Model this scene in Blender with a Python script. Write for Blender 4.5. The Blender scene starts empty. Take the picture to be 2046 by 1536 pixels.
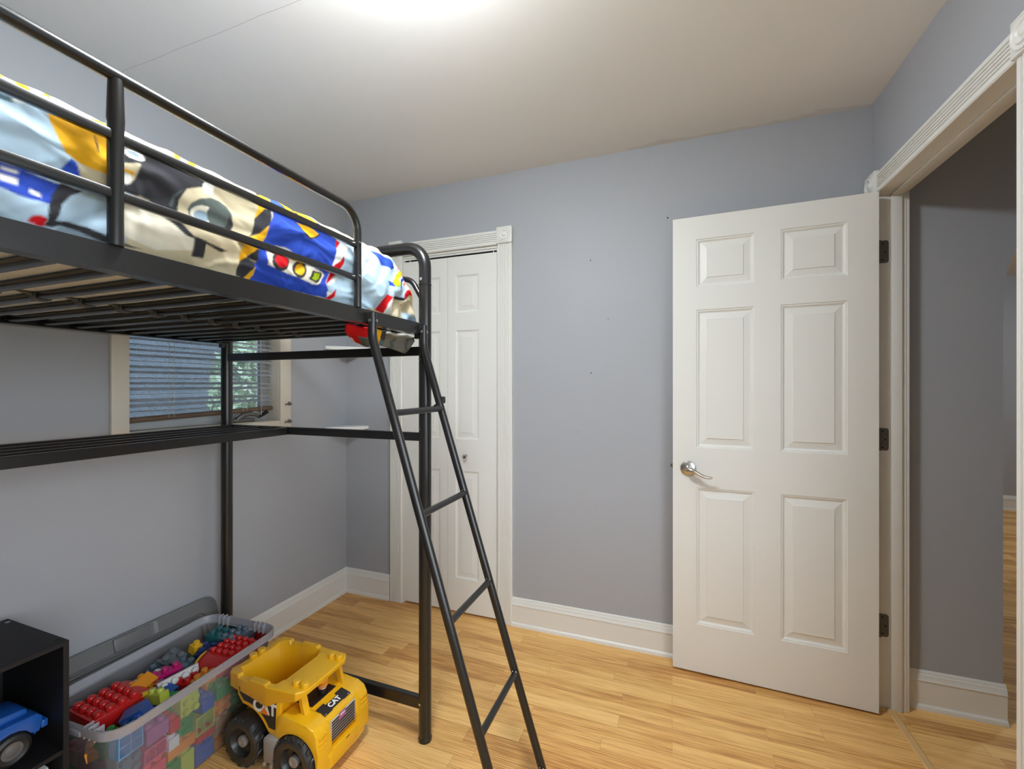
# bedroom corner with a loft bed: builds everything from scratch
LAMP_E, HALL_E, FAR_E, SKY_E, EXPO = 26, 1.4, 22, 1.1, 2.53
import bpy, bmesh, math, random
import numpy as np
from mathutils import Vector, Matrix
random.seed(7)
SC = bpy.context.scene
COL = SC.collection
PI = math.pi

# ------------------------------------------------------------------ helpers
def lin(c):
    if isinstance(c, str):
        c = [int(c[i:i + 2], 16) / 255 for i in (0, 2, 4)]
    return tuple((v / 12.92 if v <= .04045 else ((v + .055) / 1.055) ** 2.4) for v in c) + (1,)

MATS = {}
def mat(name, color, rough=.5, metal=0, bump=0, bscale=200, var=0, vscale=8, spec=.5, coat=0):
    if name in MATS:
        return MATS[name]
    m = bpy.data.materials.new(name); m.use_nodes = True
    nt = m.node_tree; b = nt.nodes['Principled BSDF']
    c = lin(color) if isinstance(color, str) else tuple(color) + (1,)
    b.inputs['Base Color'].default_value = c
    b.inputs['Roughness'].default_value = rough
    b.inputs['Metallic'].default_value = metal
    b.inputs['Specular IOR Level'].default_value = spec
    if coat:
        b.inputs['Coat Weight'].default_value = coat; b.inputs['Coat Roughness'].default_value = .15
    tc = nt.nodes.new('ShaderNodeTexCoord')
    if bump:
        n = nt.nodes.new('ShaderNodeTexNoise'); n.inputs['Scale'].default_value = bscale; n.inputs['Detail'].default_value = 3
        bp = nt.nodes.new('ShaderNodeBump'); bp.inputs['Strength'].default_value = bump; bp.inputs['Distance'].default_value = .002
        nt.links.new(tc.outputs['Object'], n.inputs['Vector']); nt.links.new(n.outputs['Fac'], bp.inputs['Height'])
        nt.links.new(bp.outputs['Normal'], b.inputs['Normal'])
    if var:
        n = nt.nodes.new('ShaderNodeTexNoise'); n.inputs['Scale'].default_value = vscale; n.inputs['Detail'].default_value = 4
        mr = nt.nodes.new('ShaderNodeMapRange'); mr.inputs['To Min'].default_value = 1 - var; mr.inputs['To Max'].default_value = 1 + var
        mx = nt.nodes.new('ShaderNodeMix'); mx.data_type = 'RGBA'; mx.blend_type = 'MULTIPLY'; mx.inputs[0].default_value = 1
        mx.inputs[6].default_value = c
        nt.links.new(tc.outputs['Object'], n.inputs['Vector']); nt.links.new(n.outputs['Fac'], mr.inputs['Value'])
        nt.links.new(mr.outputs['Result'], mx.inputs[7]); nt.links.new(mx.outputs[2], b.inputs['Base Color'])
    MATS[name] = m
    return m

def obj(name, bm, m, parent=None, smooth=True, angle=35):
    me = bpy.data.meshes.new(name)
    bmesh.ops.recalc_face_normals(bm, faces=bm.faces)
    bm.to_mesh(me); bm.free()
    if smooth:
        for p in me.polygons: p.use_smooth = True
        me.set_sharp_from_angle(angle=math.radians(angle))
    o = bpy.data.objects.new(name, me); COL.objects.link(o)
    if m is not None: me.materials.append(m)
    if parent is not None:
        o.parent = parent
        if parent.get('_wb'):                       # parts drawn in world coordinates
            o.location = -Vector(parent['_wb'])
    return o

def sub(name, bm, m, part, smooth=True, angle=35):
    """sub-part of a part: the part sits at an offset so the child must not repeat it"""
    me = obj(name, bm, m, None, smooth, angle); me.parent = part
    return me

def thing(name, label, cat, loc=(0, 0, 0), rotz=0, group=None, world=False, kind=None):
    o = bpy.data.objects.new(name, None); COL.objects.link(o); o.empty_display_size = .05
    o.location = loc; o.rotation_euler = (0, 0, rotz)
    o['label'] = label; o['category'] = cat
    if group: o['group'] = group
    if kind: o['kind'] = kind
    if world: o['_wb'] = tuple(loc)
    return o

def tag(o, label, cat, group=None, kind=None):
    o['label'] = label; o['category'] = cat
    if group: o['group'] = group
    if kind: o['kind'] = kind
    return o

def struct(name, bm, m, label=None, cat=None, smooth=False, angle=35):
    o = obj(name, bm, m, None, smooth, angle); o['kind'] = 'structure'
    if label: o['label'] = label; o['category'] = cat
    return o

def BM(): return bmesh.new()

def box(bm, x0, x1, y0, y1, z0, z1, bev=0, seg=2, M=None):
    r = bmesh.ops.create_cube(bm, size=1); vs = r['verts']
    for v in vs:
        v.co = Vector(((x0 + x1) / 2 + v.co.x * (x1 - x0), (y0 + y1) / 2 + v.co.y * (y1 - y0), (z0 + z1) / 2 + v.co.z * (z1 - z0)))
    if bev:
        es = list({e for v in vs for e in v.link_edges})
        rr = bmesh.ops.bevel(bm, geom=es, offset=bev, segments=seg, affect='EDGES', profile=.5)
        vs = list({v for f in rr['faces'] for v in f.verts} | {v for v in vs if v.is_valid})
    if M is not None:
        for v in vs: v.co = M @ v.co
    return vs

def loft(bm, loops, closed=True, cap0=True, cap1=True):
    L = [[bm.verts.new(p) for p in lp] for lp in loops]
    n = len(L[0])
    for a, b in zip(L[:-1], L[1:]):
        for i in range(n if closed else n - 1):
            j = (i + 1) % n
            try: bm.faces.new((a[i], a[j], b[j], b[i]))
            except ValueError: pass
    if cap0 and closed: bm.faces.new(L[0][::-1])
    if cap1 and closed: bm.faces.new(L[-1])
    return L

def tube(bm, pts, r, seg=14, caps=True):
    pts = [Vector(p) for p in pts]
    n = len(pts); T = []
    for i in range(n):
        a = pts[max(i - 1, 0)]; b = pts[min(i + 1, n - 1)]
        T.append((b - a).normalized())
    up = Vector((0, 0, 1)) if abs(T[0].z) < .9 else Vector((1, 0, 0))
    N = (up - T[0] * up.dot(T[0])).normalized()
    loops = []
    for i in range(n):
        N = (N - T[i] * N.dot(T[i])).normalized(); B = T[i].cross(N)
        rr = r[i] if isinstance(r, (list, tuple)) else r
        loops.append([pts[i] + (N * math.cos(2 * PI * k / seg) + B * math.sin(2 * PI * k / seg)) * rr for k in range(seg)])
    loft(bm, loops, True, caps, caps)

def fillet(pts, rad, n=8):
    pts = [Vector(p) for p in pts]; out = [pts[0]]
    for i in range(1, len(pts) - 1):
        a, b, c = pts[i - 1], pts[i], pts[i + 1]
        u = (a - b).normalized(); v = (c - b).normalized()
        ang = u.angle(v); d = rad / math.tan(ang / 2)
        p0 = b + u * d; p1 = b + v * d; cen = b + (u + v).normalized() * (rad / math.sin(ang / 2))
        for k in range(n + 1):
            t = k / n
            e0 = (p0 - cen); e1 = (p1 - cen); th = e0.angle(e1)
            w = (e0 * math.sin((1 - t) * th) + e1 * math.sin(t * th)) / math.sin(th)
            out.append(cen + w)
    out.append(pts[-1])
    return out

def lathe(bm, prof, cen, axis='z', seg=28, cap=True):
    """prof: list of (radius, height along axis)"""
    cen = Vector(cen); loops = []
    for r, h in prof:
        lp = []
        for k in range(seg):
            c, s = math.cos(2 * PI * k / seg) * r, math.sin(2 * PI * k / seg) * r
            v = {'z': Vector((c, s, h)), 'y': Vector((c, h, s)), 'x': Vector((h, c, s))}[axis]
            lp.append(cen + v)
        loops.append(lp)
    loft(bm, loops, True, cap, cap)

def prism(bm, poly, axis, a, b, bev=0, M=None):
    """poly 2-D points in the two other axes (x,z for y / x,y for z / y,z for x)"""
    def P(p, h):
        return {'y': Vector((p[0], h, p[1])), 'z': Vector((p[0], p[1], h)), 'x': Vector((h, p[0], p[1]))}[axis]
    L = [[bm.verts.new(P(p, h)) for p in poly] for h in (a, b)]
    n = len(poly); fs = []
    for i in range(n):
        j = (i + 1) % n
        fs.append(bm.faces.new((L[0][i], L[0][j], L[1][j], L[1][i])))
    fs.append(bm.faces.new(L[0][::-1])); fs.append(bm.faces.new(L[1]))
    vs = L[0] + L[1]
    if bev:
        es = list({e for f in fs for e in f.edges})
        rr = bmesh.ops.bevel(bm, geom=es, offset=bev, segments=2, affect='EDGES', profile=.5)
        vs = list({v for f in rr['faces'] for v in f.verts} | {v for v in vs if v.is_valid})
    if M is not None:
        for v in vs: v.co = M @ v.co
    return vs

def extrude_prof(bm, prof, o, ud, td, ld, length):
    """prof (u,t) points; closed polygon swept along ld"""
    o, ud, td, ld = Vector(o), Vector(ud), Vector(td), Vector(ld)
    loft(bm, [[o + ud * u + td * t + ld * h for u, t in prof] for h in (0, length)])

def quad(bm, *p):
    return bm.faces.new([bm.verts.new(q) for q in p])

def text_bm(s, size, depth, M, bold=0):
    cu = bpy.data.curves.new('txt', 'FONT'); cu.body = s; cu.size = size; cu.extrude = depth; cu.align_x = 'CENTER'; cu.align_y = 'CENTER'
    cu.offset = bold
    o = bpy.data.objects.new('txt', cu); COL.objects.link(o)
    dg = bpy.context.evaluated_depsgraph_get(); dg.update()
    me = bpy.data.meshes.new_from_object(o.evaluated_get(dg))
    bm = BM(); bm.from_mesh(me)
    bpy.data.objects.remove(o); bpy.data.curves.remove(cu); bpy.data.meshes.remove(me)
    for v in bm.verts: v.co = M @ v.co
    return bm

def frame_M(o, ex, ey):
    ex = Vector(ex).normalized(); ey = Vector(ey); ey = (ey - ex * ey.dot(ex)).normalized(); ez = ex.cross(ey)
    m = Matrix.Identity(4)
    for i, v in enumerate((ex, ey, ez)):
        for j in range(3): m[j][i] = v[j]
    m.translation = Vector(o)
    return m

# ------------------------------------------------------------------ room numbers (metres)
XL, XR, XH = -1.925, .774, .862          # left wall, right wall, hall face of the right wall
YB, YF = 2.195, -1.15                     # back wall, wall behind the camera
H = 2.442
CAM_Z = 1.28

# ------------------------------------------------------------------ materials
def paint_material(name, color, holes=()):
    m = mat(name, color, .55, bump=.12, bscale=320, var=.025, vscale=3)
    nt = m.node_tree; b = nt.nodes['Principled BSDF']
    if holes:                                # small nail holes, black dots of their own
        src = b.inputs['Base Color'].links[0].from_socket
        geo = nt.nodes.new('ShaderNodeNewGeometry'); last = src
        for hx, hy, hz, hr in holes:
            d = nt.nodes.new('ShaderNodeVectorMath'); d.operation = 'DISTANCE'; d.inputs[1].default_value = (hx, hy, hz)
            nt.links.new(geo.outputs['Position'], d.inputs[0])
            lt = nt.nodes.new('ShaderNodeMath'); lt.operation = 'LESS_THAN'; lt.inputs[1].default_value = hr
            nt.links.new(d.outputs['Value'], lt.inputs[0])
            mx = nt.nodes.new('ShaderNodeMix'); mx.data_type = 'RGBA'; mx.inputs[7].default_value = (.02, .02, .02, 1)
            nt.links.new(lt.outputs[0], mx.inputs[0]); nt.links.new(last, mx.inputs[6]); last = mx.outputs[2]
        nt.links.new(last, b.inputs['Base Color'])
    return m

WALL_C = (.385, .398, .428)
M_wall = paint_material('blue grey wall paint', WALL_C)
M_wallb = paint_material('blue grey wall paint with nail holes', WALL_C,
    [(-.020, YB, 2.087, .004), (-.3875, YB, 1.9215, .003), (-.385, YB, 1.351, .003), (-.30, YB, 1.62, .0022), (-.45, YB, 1.05, .002)])
M_trim = mat('white trim paint', 'E2E1DC', .38, bump=.04, bscale=60)
M_door = mat('white door paint', 'E4E3DE', .42, bump=.05, bscale=150)
M_cream = mat('cream window trim paint', 'D8D2C4', .45)
M_metal = mat('black powder coated steel', (.011, .0100, .0095), .30, .0, bump=.03, bscale=500, spec=.5, coat=.18)
M_slat = mat('black steel slat', (.009, .009, .0095), .24, spec=.6)
M_nickel = mat('brushed nickel', (.55, .53, .50), .28, 1)
M_chrome = mat('chrome', (.75, .75, .75), .12, 1)
M_bronze = mat('dark bronze hinge', (.13, .12, .105), .5, .2)
M_dark = mat('dark recess', (.012, .011, .010), .8)
M_screw = mat('bright steel screw', (.6, .6, .6), .25, 1)
M_clip = mat('grey plastic clip', (.075, .072, .07), .45)
M_matt = mat('mattress ticking', (.60, .66, .76), .9, bump=.2, bscale=400)
M_black_board = mat('black laminate board', (.013, .012, .0135), .55, bump=.25, bscale=700, spec=.3)
M_white_plastic = mat('white plastic', 'E8E8E6', .35)

def oak_material(name, tint=(1, 1, 1), strip=.064, lenx=.52):
    m = bpy.data.materials.new(name); m.use_nodes = True; nt = m.node_tree; N = nt.nodes; Lk = nt.links
    b = N['Principled BSDF']
    geo = N.new('ShaderNodeNewGeometry')
    br = N.new('ShaderNodeTexBrick'); br.offset = .37; br.offset_frequency = 2; br.squash = 1.25; br.squash_frequency = 3
    br.inputs['Scale'].default_value = 1; br.inputs['Brick Width'].default_value = lenx; br.inputs['Row Height'].default_value = strip
    br.inputs['Mortar Size'].default_value = .0005; br.inputs['Mortar Smooth'].default_value = .3
    br.inputs['Color1'].default_value = (0, 0, 0, 1); br.inputs['Color2'].default_value = (1, 1, 1, 1); br.inputs['Mortar'].default_value = (.3, .3, .3, 1)
    Lk.new(geo.outputs['Position'], br.inputs['Vector'])
    # per-strip shift of the grain
    sx = N.new('ShaderNodeVectorMath'); sx.operation = 'MULTIPLY_ADD'; sx.inputs[1].default_value = (7.3, 3.1, 5.7)
    Lk.new(br.outputs['Color'], sx.inputs[0]); Lk.new(geo.outputs['Position'], sx.inputs[2])
    mp = N.new('ShaderNodeMapping'); mp.inputs['Scale'].default_value = (1.6, 26, 1)
    Lk.new(sx.outputs[0], mp.inputs['Vector'])
    n1 = N.new('ShaderNodeTexNoise'); n1.inputs['Scale'].default_value = 1.4; n1.inputs['Detail'].default_value = 6; n1.inputs['Roughness'].default_value = .62; n1.inputs['Distortion'].default_value = .9
    Lk.new(mp.outputs[0], n1.inputs['Vector'])
    mp2 = N.new('ShaderNodeMapping'); mp2.inputs['Scale'].default_value = (7, 190, 1)
    Lk.new(sx.outputs[0], mp2.inputs['Vector'])
    n2 = N.new('ShaderNodeTexNoise'); n2.inputs['Scale'].default_value = 1; n2.inputs['Detail'].default_value = 3
    Lk.new(mp2.outputs[0], n2.inputs['Vector'])
    # cathedral figure
    mp3 = N.new('ShaderNodeMapping'); mp3.inputs['Scale'].default_value = (2.2, 16, 1)
    Lk.new(sx.outputs[0], mp3.inputs['Vector'])
    wv = N.new('ShaderNodeTexWave'); wv.wave_type = 'RINGS'; wv.rings_direction = 'Z'; wv.inputs['Scale'].default_value = 2.6; wv.inputs['Distortion'].default_value = 5; wv.inputs['Detail'].default_value = 2.5; wv.inputs['Detail Scale'].default_value = .8
    Lk.new(mp3.outputs[0], wv.inputs['Vector'])
    def math_(op, a, c):
        n = N.new('ShaderNodeMath'); n.operation = op
        for i, v in enumerate((a, c)):
            if isinstance(v, (int, float)): n.inputs[i].default_value = v
            else: Lk.new(v, n.inputs[i])
        return n.outputs[0]
    sep = N.new('ShaderNodeSeparateColor'); Lk.new(br.outputs['Color'], sep.inputs[0])
    plank = math_('MULTIPLY', sep.outputs[0], .23)
    g1 = math_('MULTIPLY', n1.outputs['Fac'], .50)
    g2 = math_('MULTIPLY', n2.outputs['Fac'], .46)
    g3 = math_('MULTIPLY', wv.outputs['Fac'], .12)
    tot = math_('ADD', math_('ADD', plank, g1), math_('ADD', g2, g3))
    cr = N.new('ShaderNodeValToRGB'); e = cr.color_ramp.elements
    cols = [(.36, '7E4F25'), (.50, 'A87440'), (.62, 'C29257'), (.78, 'D6AC70')]
    e[0].position, e[1].position = cols[0][0], cols[-1][0]
    for p, c in cols[1:-1]: e.new(p)
    for el, (p, c) in zip(e, cols):
        k = lin(c); el.color = (k[0] * tint[0], k[1] * tint[1], k[2] * tint[2], 1)
    Lk.new(tot, cr.inputs[0])
    mx = N.new('ShaderNodeMix'); mx.data_type = 'RGBA'; mx.blend_type = 'MULTIPLY'; mx.inputs[7].default_value = (.62, .5, .4, 1)
    Lk.new(br.outputs['Fac'], mx.inputs[0]); Lk.new(cr.outputs[0], mx.inputs[6])
    Lk.new(mx.outputs[2], b.inputs['Base Color'])
    b.inputs['Roughness'].default_value = .38; b.inputs['Specular IOR Level'].default_value = .4
    bp = N.new('ShaderNodeBump'); bp.inputs['Strength'].default_value = .12; bp.inputs['Distance'].default_value = .001
    Lk.new(tot, bp.inputs['Height']); Lk.new(bp.outputs[0], b.inputs['Normal'])
    return m
M_oak = oak_material('oak strip laminate', (1.36, 1.38, 1.30))
M_oak_trim = mat('oak threshold strip', 'D9B077', .4, var=.12, vscale=30)

def ceiling_material():
    m = mat('flat ceiling paint', (.85, .84, .815), .8, bump=.08, bscale=240, var=.03, vscale=1.2)
    nt = m.node_tree; N = nt.nodes; Lk = nt.links; b = N['Principled BSDF']
    src = b.inputs['Base Color'].links[0].from_socket
    geo = N.new('ShaderNodeNewGeometry'); sp = N.new('ShaderNodeSeparateXYZ'); Lk.new(geo.outputs['Position'], sp.inputs[0])
    nz = N.new('ShaderNodeTexNoise'); nz.inputs['Scale'].default_value = 6; nz.inputs['Detail'].default_value = 5; Lk.new(geo.outputs['Position'], nz.inputs['Vector'])
    def math_(op, *a):
        n = N.new('ShaderNodeMath'); n.operation = op
        for i, v in enumerate(a):
            if isinstance(v, (int, float)): n.inputs[i].default_value = v
            else: Lk.new(v, n.inputs[i])
        return n.outputs[0]
    # hairline crack running across the room at y = 1
    off = math_('MULTIPLY', math_('SUBTRACT', nz.outputs['Fac'], .5), .010)
    dist = math_('ABSOLUTE', math_('SUBTRACT', math_('SUBTRACT', sp.outputs[1], .998), off))
    line = math_('LESS_THAN', dist, .0011)
    side = math_('LESS_THAN', sp.outputs[0], -.9)
    fac = math_('MULTIPLY', math_('MULTIPLY', line, side), .32)
    mx = N.new('ShaderNodeMix'); mx.data_type = 'RGBA'; mx.inputs[7].default_value = (.16, .15, .14, 1)
    Lk.new(fac, mx.inputs[0]); Lk.new(src, mx.inputs[6])
    # yellowish stains of irregular shape along the wall joint
    n2 = N.new('ShaderNodeTexNoise'); n2.inputs['Scale'].default_value = 9; n2.inputs['Detail'].default_value = 6; Lk.new(geo.outputs['Position'], n2.inputs['Vector'])
    yb = math_('GREATER_THAN', math_('ADD', sp.outputs[1], math_('MULTIPLY', n2.outputs['Fac'], .12)), YB + .038)
    xr = math_('GREATER_THAN', sp.outputs[0], -.2)
    f2 = math_('MULTIPLY', math_('MULTIPLY', yb, xr), .16)
    mx2 = N.new('ShaderNodeMix'); mx2.data_type = 'RGBA'; mx2.inputs[7].default_value = (.36, .33, .27, 1)
    Lk.new(f2, mx2.inputs[0]); Lk.new(mx.outputs[2], mx2.inputs[6])
    Lk.new(mx2.outputs[2], b.inputs['Base Color'])
    return m
M_ceil = ceiling_material()

# ------------------------------------------------------------------ shell
bm = BM(); box(bm, XL - .12, XH, YF - .12, 6.2, -.06, 0); box(bm, XH, 5.2, 1.02, 6.2, -.06, 0)
struct('floor', bm, M_oak, 'oak strip laminate floor', 'floor')
bm = BM(); box(bm, XL - .12, XH, YF - .12, 6.2, H, H + .06); box(bm, XH, 5.2, 1.02, 6.2, H, H + .06)
struct('ceiling', bm, M_ceil, 'flat off-white ceiling with a hairline crack', 'ceiling')

WY0, WY1, WZ0, WZ1 = 1.026, 1.692, 1.106, 2.06          # window opening in the left wall
bm = BM()
for a in ((YF, WY0, 0, H), (WY1, YB, 0, H), (WY0, WY1, 0, WZ0), (WY0, WY1, WZ1, H)):
    box(bm, XL - .12, XL, a[0], a[1], a[2], a[3])
struct('wall_left', bm, M_wall, 'blue grey left wall with the window', 'wall')

CX0, CX1, CZ = -1.499, -.895, 2.046                       # closet opening in the back wall
AX0, AR, AZ = 1.182, .74, 1.60                            # arch opening in the hall
bm = BM()
for a in ((XL - .12, CX0, 0, H), (CX1, .87, 0, H), (CX0, CX1, CZ, H)):
    box(bm, a[0], a[1], YB, YB + .11, a[2], a[3])
# closet recess
box(bm, CX0 - .3, CX0 - .28, YB + .11, YB + .7, 0, H); box(bm, CX1 + .28, CX1 + .3, YB + .11, YB + .7, 0, H)
box(bm, CX0 - .3, CX1 + .3, YB + .7, YB + .72, 0, H)
struct('wall_back', bm, M_wallb, 'blue grey back wall beside the closet', 'wall')
bm = BM()                                                   # hall wall with the arched opening
arch = [(.87, 0), (AX0, 0), (AX0, AZ)]
arch += [(AX0 + AR - AR * math.cos(t), AZ + .66 * math.sin(t)) for t in np.linspace(0.04, PI - .04, 30)]
arch += [(AX0 + 2 * AR, AZ), (AX0 + 2 * AR, 0), (2.95, 0), (2.95, H), (.87, H)]
prism(bm, arch, 'y', YB, YB + .13)
struct('wall_hall', bm, M_wall, 'blue grey hall wall with an arched opening', 'wall')
DY0, DY1, DZ = 1.368, 2.134, 2.047                        # entry door opening in the right wall
bm = BM()
SWY0, SWY1, SWZ0, SWZ1 = -.95, .95, .62, 1.86            # unseen opening added beside the camera to let in sky fill light
for a in ((YF, SWY0, 0, H), (SWY0, SWY1, 0, SWZ0), (SWY0, SWY1, SWZ1, H), (SWY1, DY0 - .018, 0, H), (DY1 + .018, YB, 0, H), (DY0 - .018, DY1 + .018, DZ + .018, H)):
    box(bm, XR, XH, a[0], a[1], a[2], a[3])
struct('wall_right', bm, M_wall, 'blue grey right wall around the doorway', 'wall')
bm = BM()
box(bm, XL - .12, XH, YF - .12, YF, 0, H)
struct('wall_front', bm, M_wall, 'blue grey wall behind the camera', 'wall')
bm = BM()
box(bm, XH, 3.0, 1.02, 1.12, 0, H); box(bm, 2.95, 3.05, 1.02, YB + .13, 0, H)
box(bm, .95, 5.2, 6.03, 6.15, 0, H); box(bm, 5.1, 5.2, YB, 6.1, 0, H); box(bm, .90, 1.0, YB + .13, 6.1, 0, H); box(bm, 3.05, 5.2, YB, YB + .13, 0, H)
struct('wall_far', bm, M_wall, 'blue grey walls of the hall and the room beyond it', 'wall')

# ------------------------------------------------------------------ baseboards
BASE = [(0, 0), (.022, 0), (.022, .008), (.0195, .015), (.0145, .0195), (.0135, .0205), (.0135, .109), (.0165, .111), (.0165, .1145), (.0135, .119), (.011, .134),
        (.0075, .1365), (.0075, .141), (.005, .147), (.003, .1495), (0, .1495)]
def baseboard(name, o, td, ld, L, label):
    bm = BM(); extrude_prof(bm, [(z, t) for t, z in BASE], o, (0, 0, 1), td, ld, L)
    return struct(name, bm, M_trim, label, 'baseboard', smooth=True, angle=28)
baseboard('baseboard_left', (XL, YF, 0), (1, 0, 0), (0, 1, 0), YB - YF, 'white baseboard along the left wall')
baseboard('baseboard_back', (CX1 + .088, YB, 0), (0, -1, 0), (1, 0, 0), XR - CX1 - .088 - .02, 'white baseboard from the closet to the open door')
baseboard('baseboard_corner', (XL, YB, 0), (0, -1, 0), (1, 0, 0), CX0 - .093 - XL, 'short white baseboard in the corner left of the closet')
baseboard('baseboard_right', (XR, YF, 0), (-1, 0, 0), (0, 1, 0), DY0 - .11 - YF, 'white baseboard along the right wall near the camera')
baseboard('baseboard_hall', (.88, YB, 0), (0, -1, 0), (1, 0, 0), AX0 + .006 - .88, 'white baseboard on the hall wall')
baseboard('baseboard_far', (1.0, 6.03, 0), (0, -1, 0), (1, 0, 0), 4.1, 'white baseboard in the room beyond the hall')

# ------------------------------------------------------------------ fluted casings
def flute_prof(w=.084, t=.018, n=5):
    p = [(0, 0), (0, t - .004), (.004, t), (.014, t)]
    st = (w - .028) / n
    for i in range(n):
        u = .014 + st * i
        p += [(u + st * .22, t), (u + st * .36, t - .0055), (u + st * .64, t - .0055), (u + st * .78, t)]
    p += [(w - .014, t), (w - .004, t), (w, t - .004), (w, 0)]
    return p
FP = flute_prof()
def rosette(bm, c, nrm, ud, size=.089, th=.027):
    """corner block with turned rings; c = centre on the wall"""
    M = frame_M(c, ud, (0, 0, 1) if abs(Vector(ud).z) < .5 else (1, 0, 0))
    if (M.to_3x3() @ Vector((0, 0, 1))).dot(Vector(nrm)) < 0:
        M = frame_M(c, -Vector(ud), (0, 0, 1))
    h = size / 2
    vs = box(bm, -h, h, -h, h, 0, th, .003, 2, M)
    b2 = BM()
    lathe(b2, [(.040, th - .002), (.040, th + .003), (.036, th + .004), (.032, th + .0005), (.029, th + .0005), (.026, th + .0055), (.022, th + .005), (.018, th + .001),
               (.012, th + .001), (.009, th + .005), (.004, th + .007), (.0005, th + .0072)], (0, 0, 0), 'z', 32)
    for v in b2.verts: v.co = M @ v.co
    me = bpy.data.meshes.new('t'); b2.to_mesh(me); b2.free(); bm.from_mesh(me); bpy.data.meshes.remove(me)

# closet casing
cas = thing('trim_1', 'white fluted casing with corner rosettes around the closet', 'door casing', (-1.2, YB, 0), world=True, kind='structure')
for x0 in (CX0 - .088, CX1 + .004):
    bm = BM(); extrude_prof(bm, FP, (x0, YB, 0), (1, 0, 0), (0, -1, 0), (0, 0, 1), 2.057); obj('side_casing', bm, M_trim, cas, angle=25)
bm = BM(); extrude_prof(bm, [(u * .93, t) for u, t in FP], (CX0 - .004, YB, 2.054), (0, 0, 1), (0, -1, 0), (1, 0, 0), CX1 - CX0 + .008); obj('head_casing', bm, M_trim, cas, angle=25)
for x in (CX0 - .046, CX1 + .046):
    bm = BM(); rosette(bm, (x, YB, 2.1005), (0, -1, 0), (1, 0, 0)); obj('rosette', bm, M_trim, cas, angle=25)
bm = BM(); box(bm, CX0 - .002, CX0 + .004, YB - .003, YB + .11, 0, CZ); box(bm, CX1 - .004, CX1 + .002, YB - .003, YB + .11, 0, CZ); box(bm, CX0, CX1, YB - .003, YB + .11, 2.042, 2.052)
obj('jamb', bm, M_trim, cas, False)
bm = BM(); box(bm, CX0 + .004, CX1 - .004, YB + .004, YB + .009, 2.031, 2.044); box(bm, CX0 + .004, CX1 - .004, YB + .05, YB + .055, 2.026, 2.044); obj('door_track', bm, M_trim, cas, False)
bm = BM(); box(bm, CX0 + .004, CX1 - .004, YB + .012, YB + .048, 2.028, 2.042); obj('track_channel', bm, M_dark, cas, False)

# doorway casing on the right wall
dcs = thing('trim_2', 'white fluted casing with rosettes around the open doorway', 'door casing', (XR, 1.75, 0), world=True, kind='structure')
for y0 in (DY0 - .088, DY1 - .030):
    L = 2.05
    bm = BM()
    prof = FP if y0 < 1.5 else [(u * .66, t) for u, t in FP]
    yy = y0 if y0 < 1.5 else DY1 + .004
    extrude_prof(bm, prof, (XR, yy, 0), (0, 1, 0), (-1, 0, 0), (0, 0, 1), L); obj('side_casing', bm, M_trim, dcs, angle=25)
bm = BM(); extrude_prof(bm, [(u * .95, t) for u, t in FP], (XR, DY0 - .004, 2.0465), (0, 0, 1), (-1, 0, 0), (0, 1, 0), DY1 - DY0 - .028); obj('head_casing', bm, M_trim, dcs, angle=25)
for y in (DY0 - .046, 2.1455):
    bm = BM(); rosette(bm, (XR, y, 2.0905), (-1, 0, 0), (0, 1, 0)); obj('rosette', bm, M_trim, dcs, angle=25)
bm = BM()
box(bm, XR - .001, XH + .001, DY1, DY1 + .018, 0, DZ + .018); box(bm, XR - .001, XH + .001, DY0 - .018, DY0, 0, DZ + .018); box(bm, XR - .001, XH + .001, DY0, DY1, DZ, DZ + .018)
obj('jamb', bm, M_trim, dcs, False)
bm = BM()
box(bm, .812, .848, DY1 - .011, DY1, 0, DZ, .003); box(bm, .812, .848, DY0, DY0 + .011, 0, DZ, .003); box(bm, .812, .848, DY0, DY1, DZ - .011, DZ, .003)
obj('door_stop', bm, M_trim, dcs)
bm = BM()
box(bm, XH, XH + .014, DY1 + .003, YB - .001, 0, 2.10, .003); box(bm, XH, XH + .014, DY0 - .075, DY0 - .003, 0, 2.10, .003); box(bm, XH, XH + .014, DY0 - .075, YB - .001, DZ + .004, 2.11, .003)
obj('hall_casing', bm, M_trim, dcs)
bm = BM(); extrude_prof(bm, [(0, 0), (0, .002), (.006, .0055), (.025, .0055), (.031, .002), (.031, 0)], (.796, DY0, 0), (1, 0, 0), (0, 0, 1), (0, 1, 0), DY1 - DY0)
struct('trim_3', bm, M_oak_trim, 'pale oak threshold strip across the doorway', 'threshold')

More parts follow.
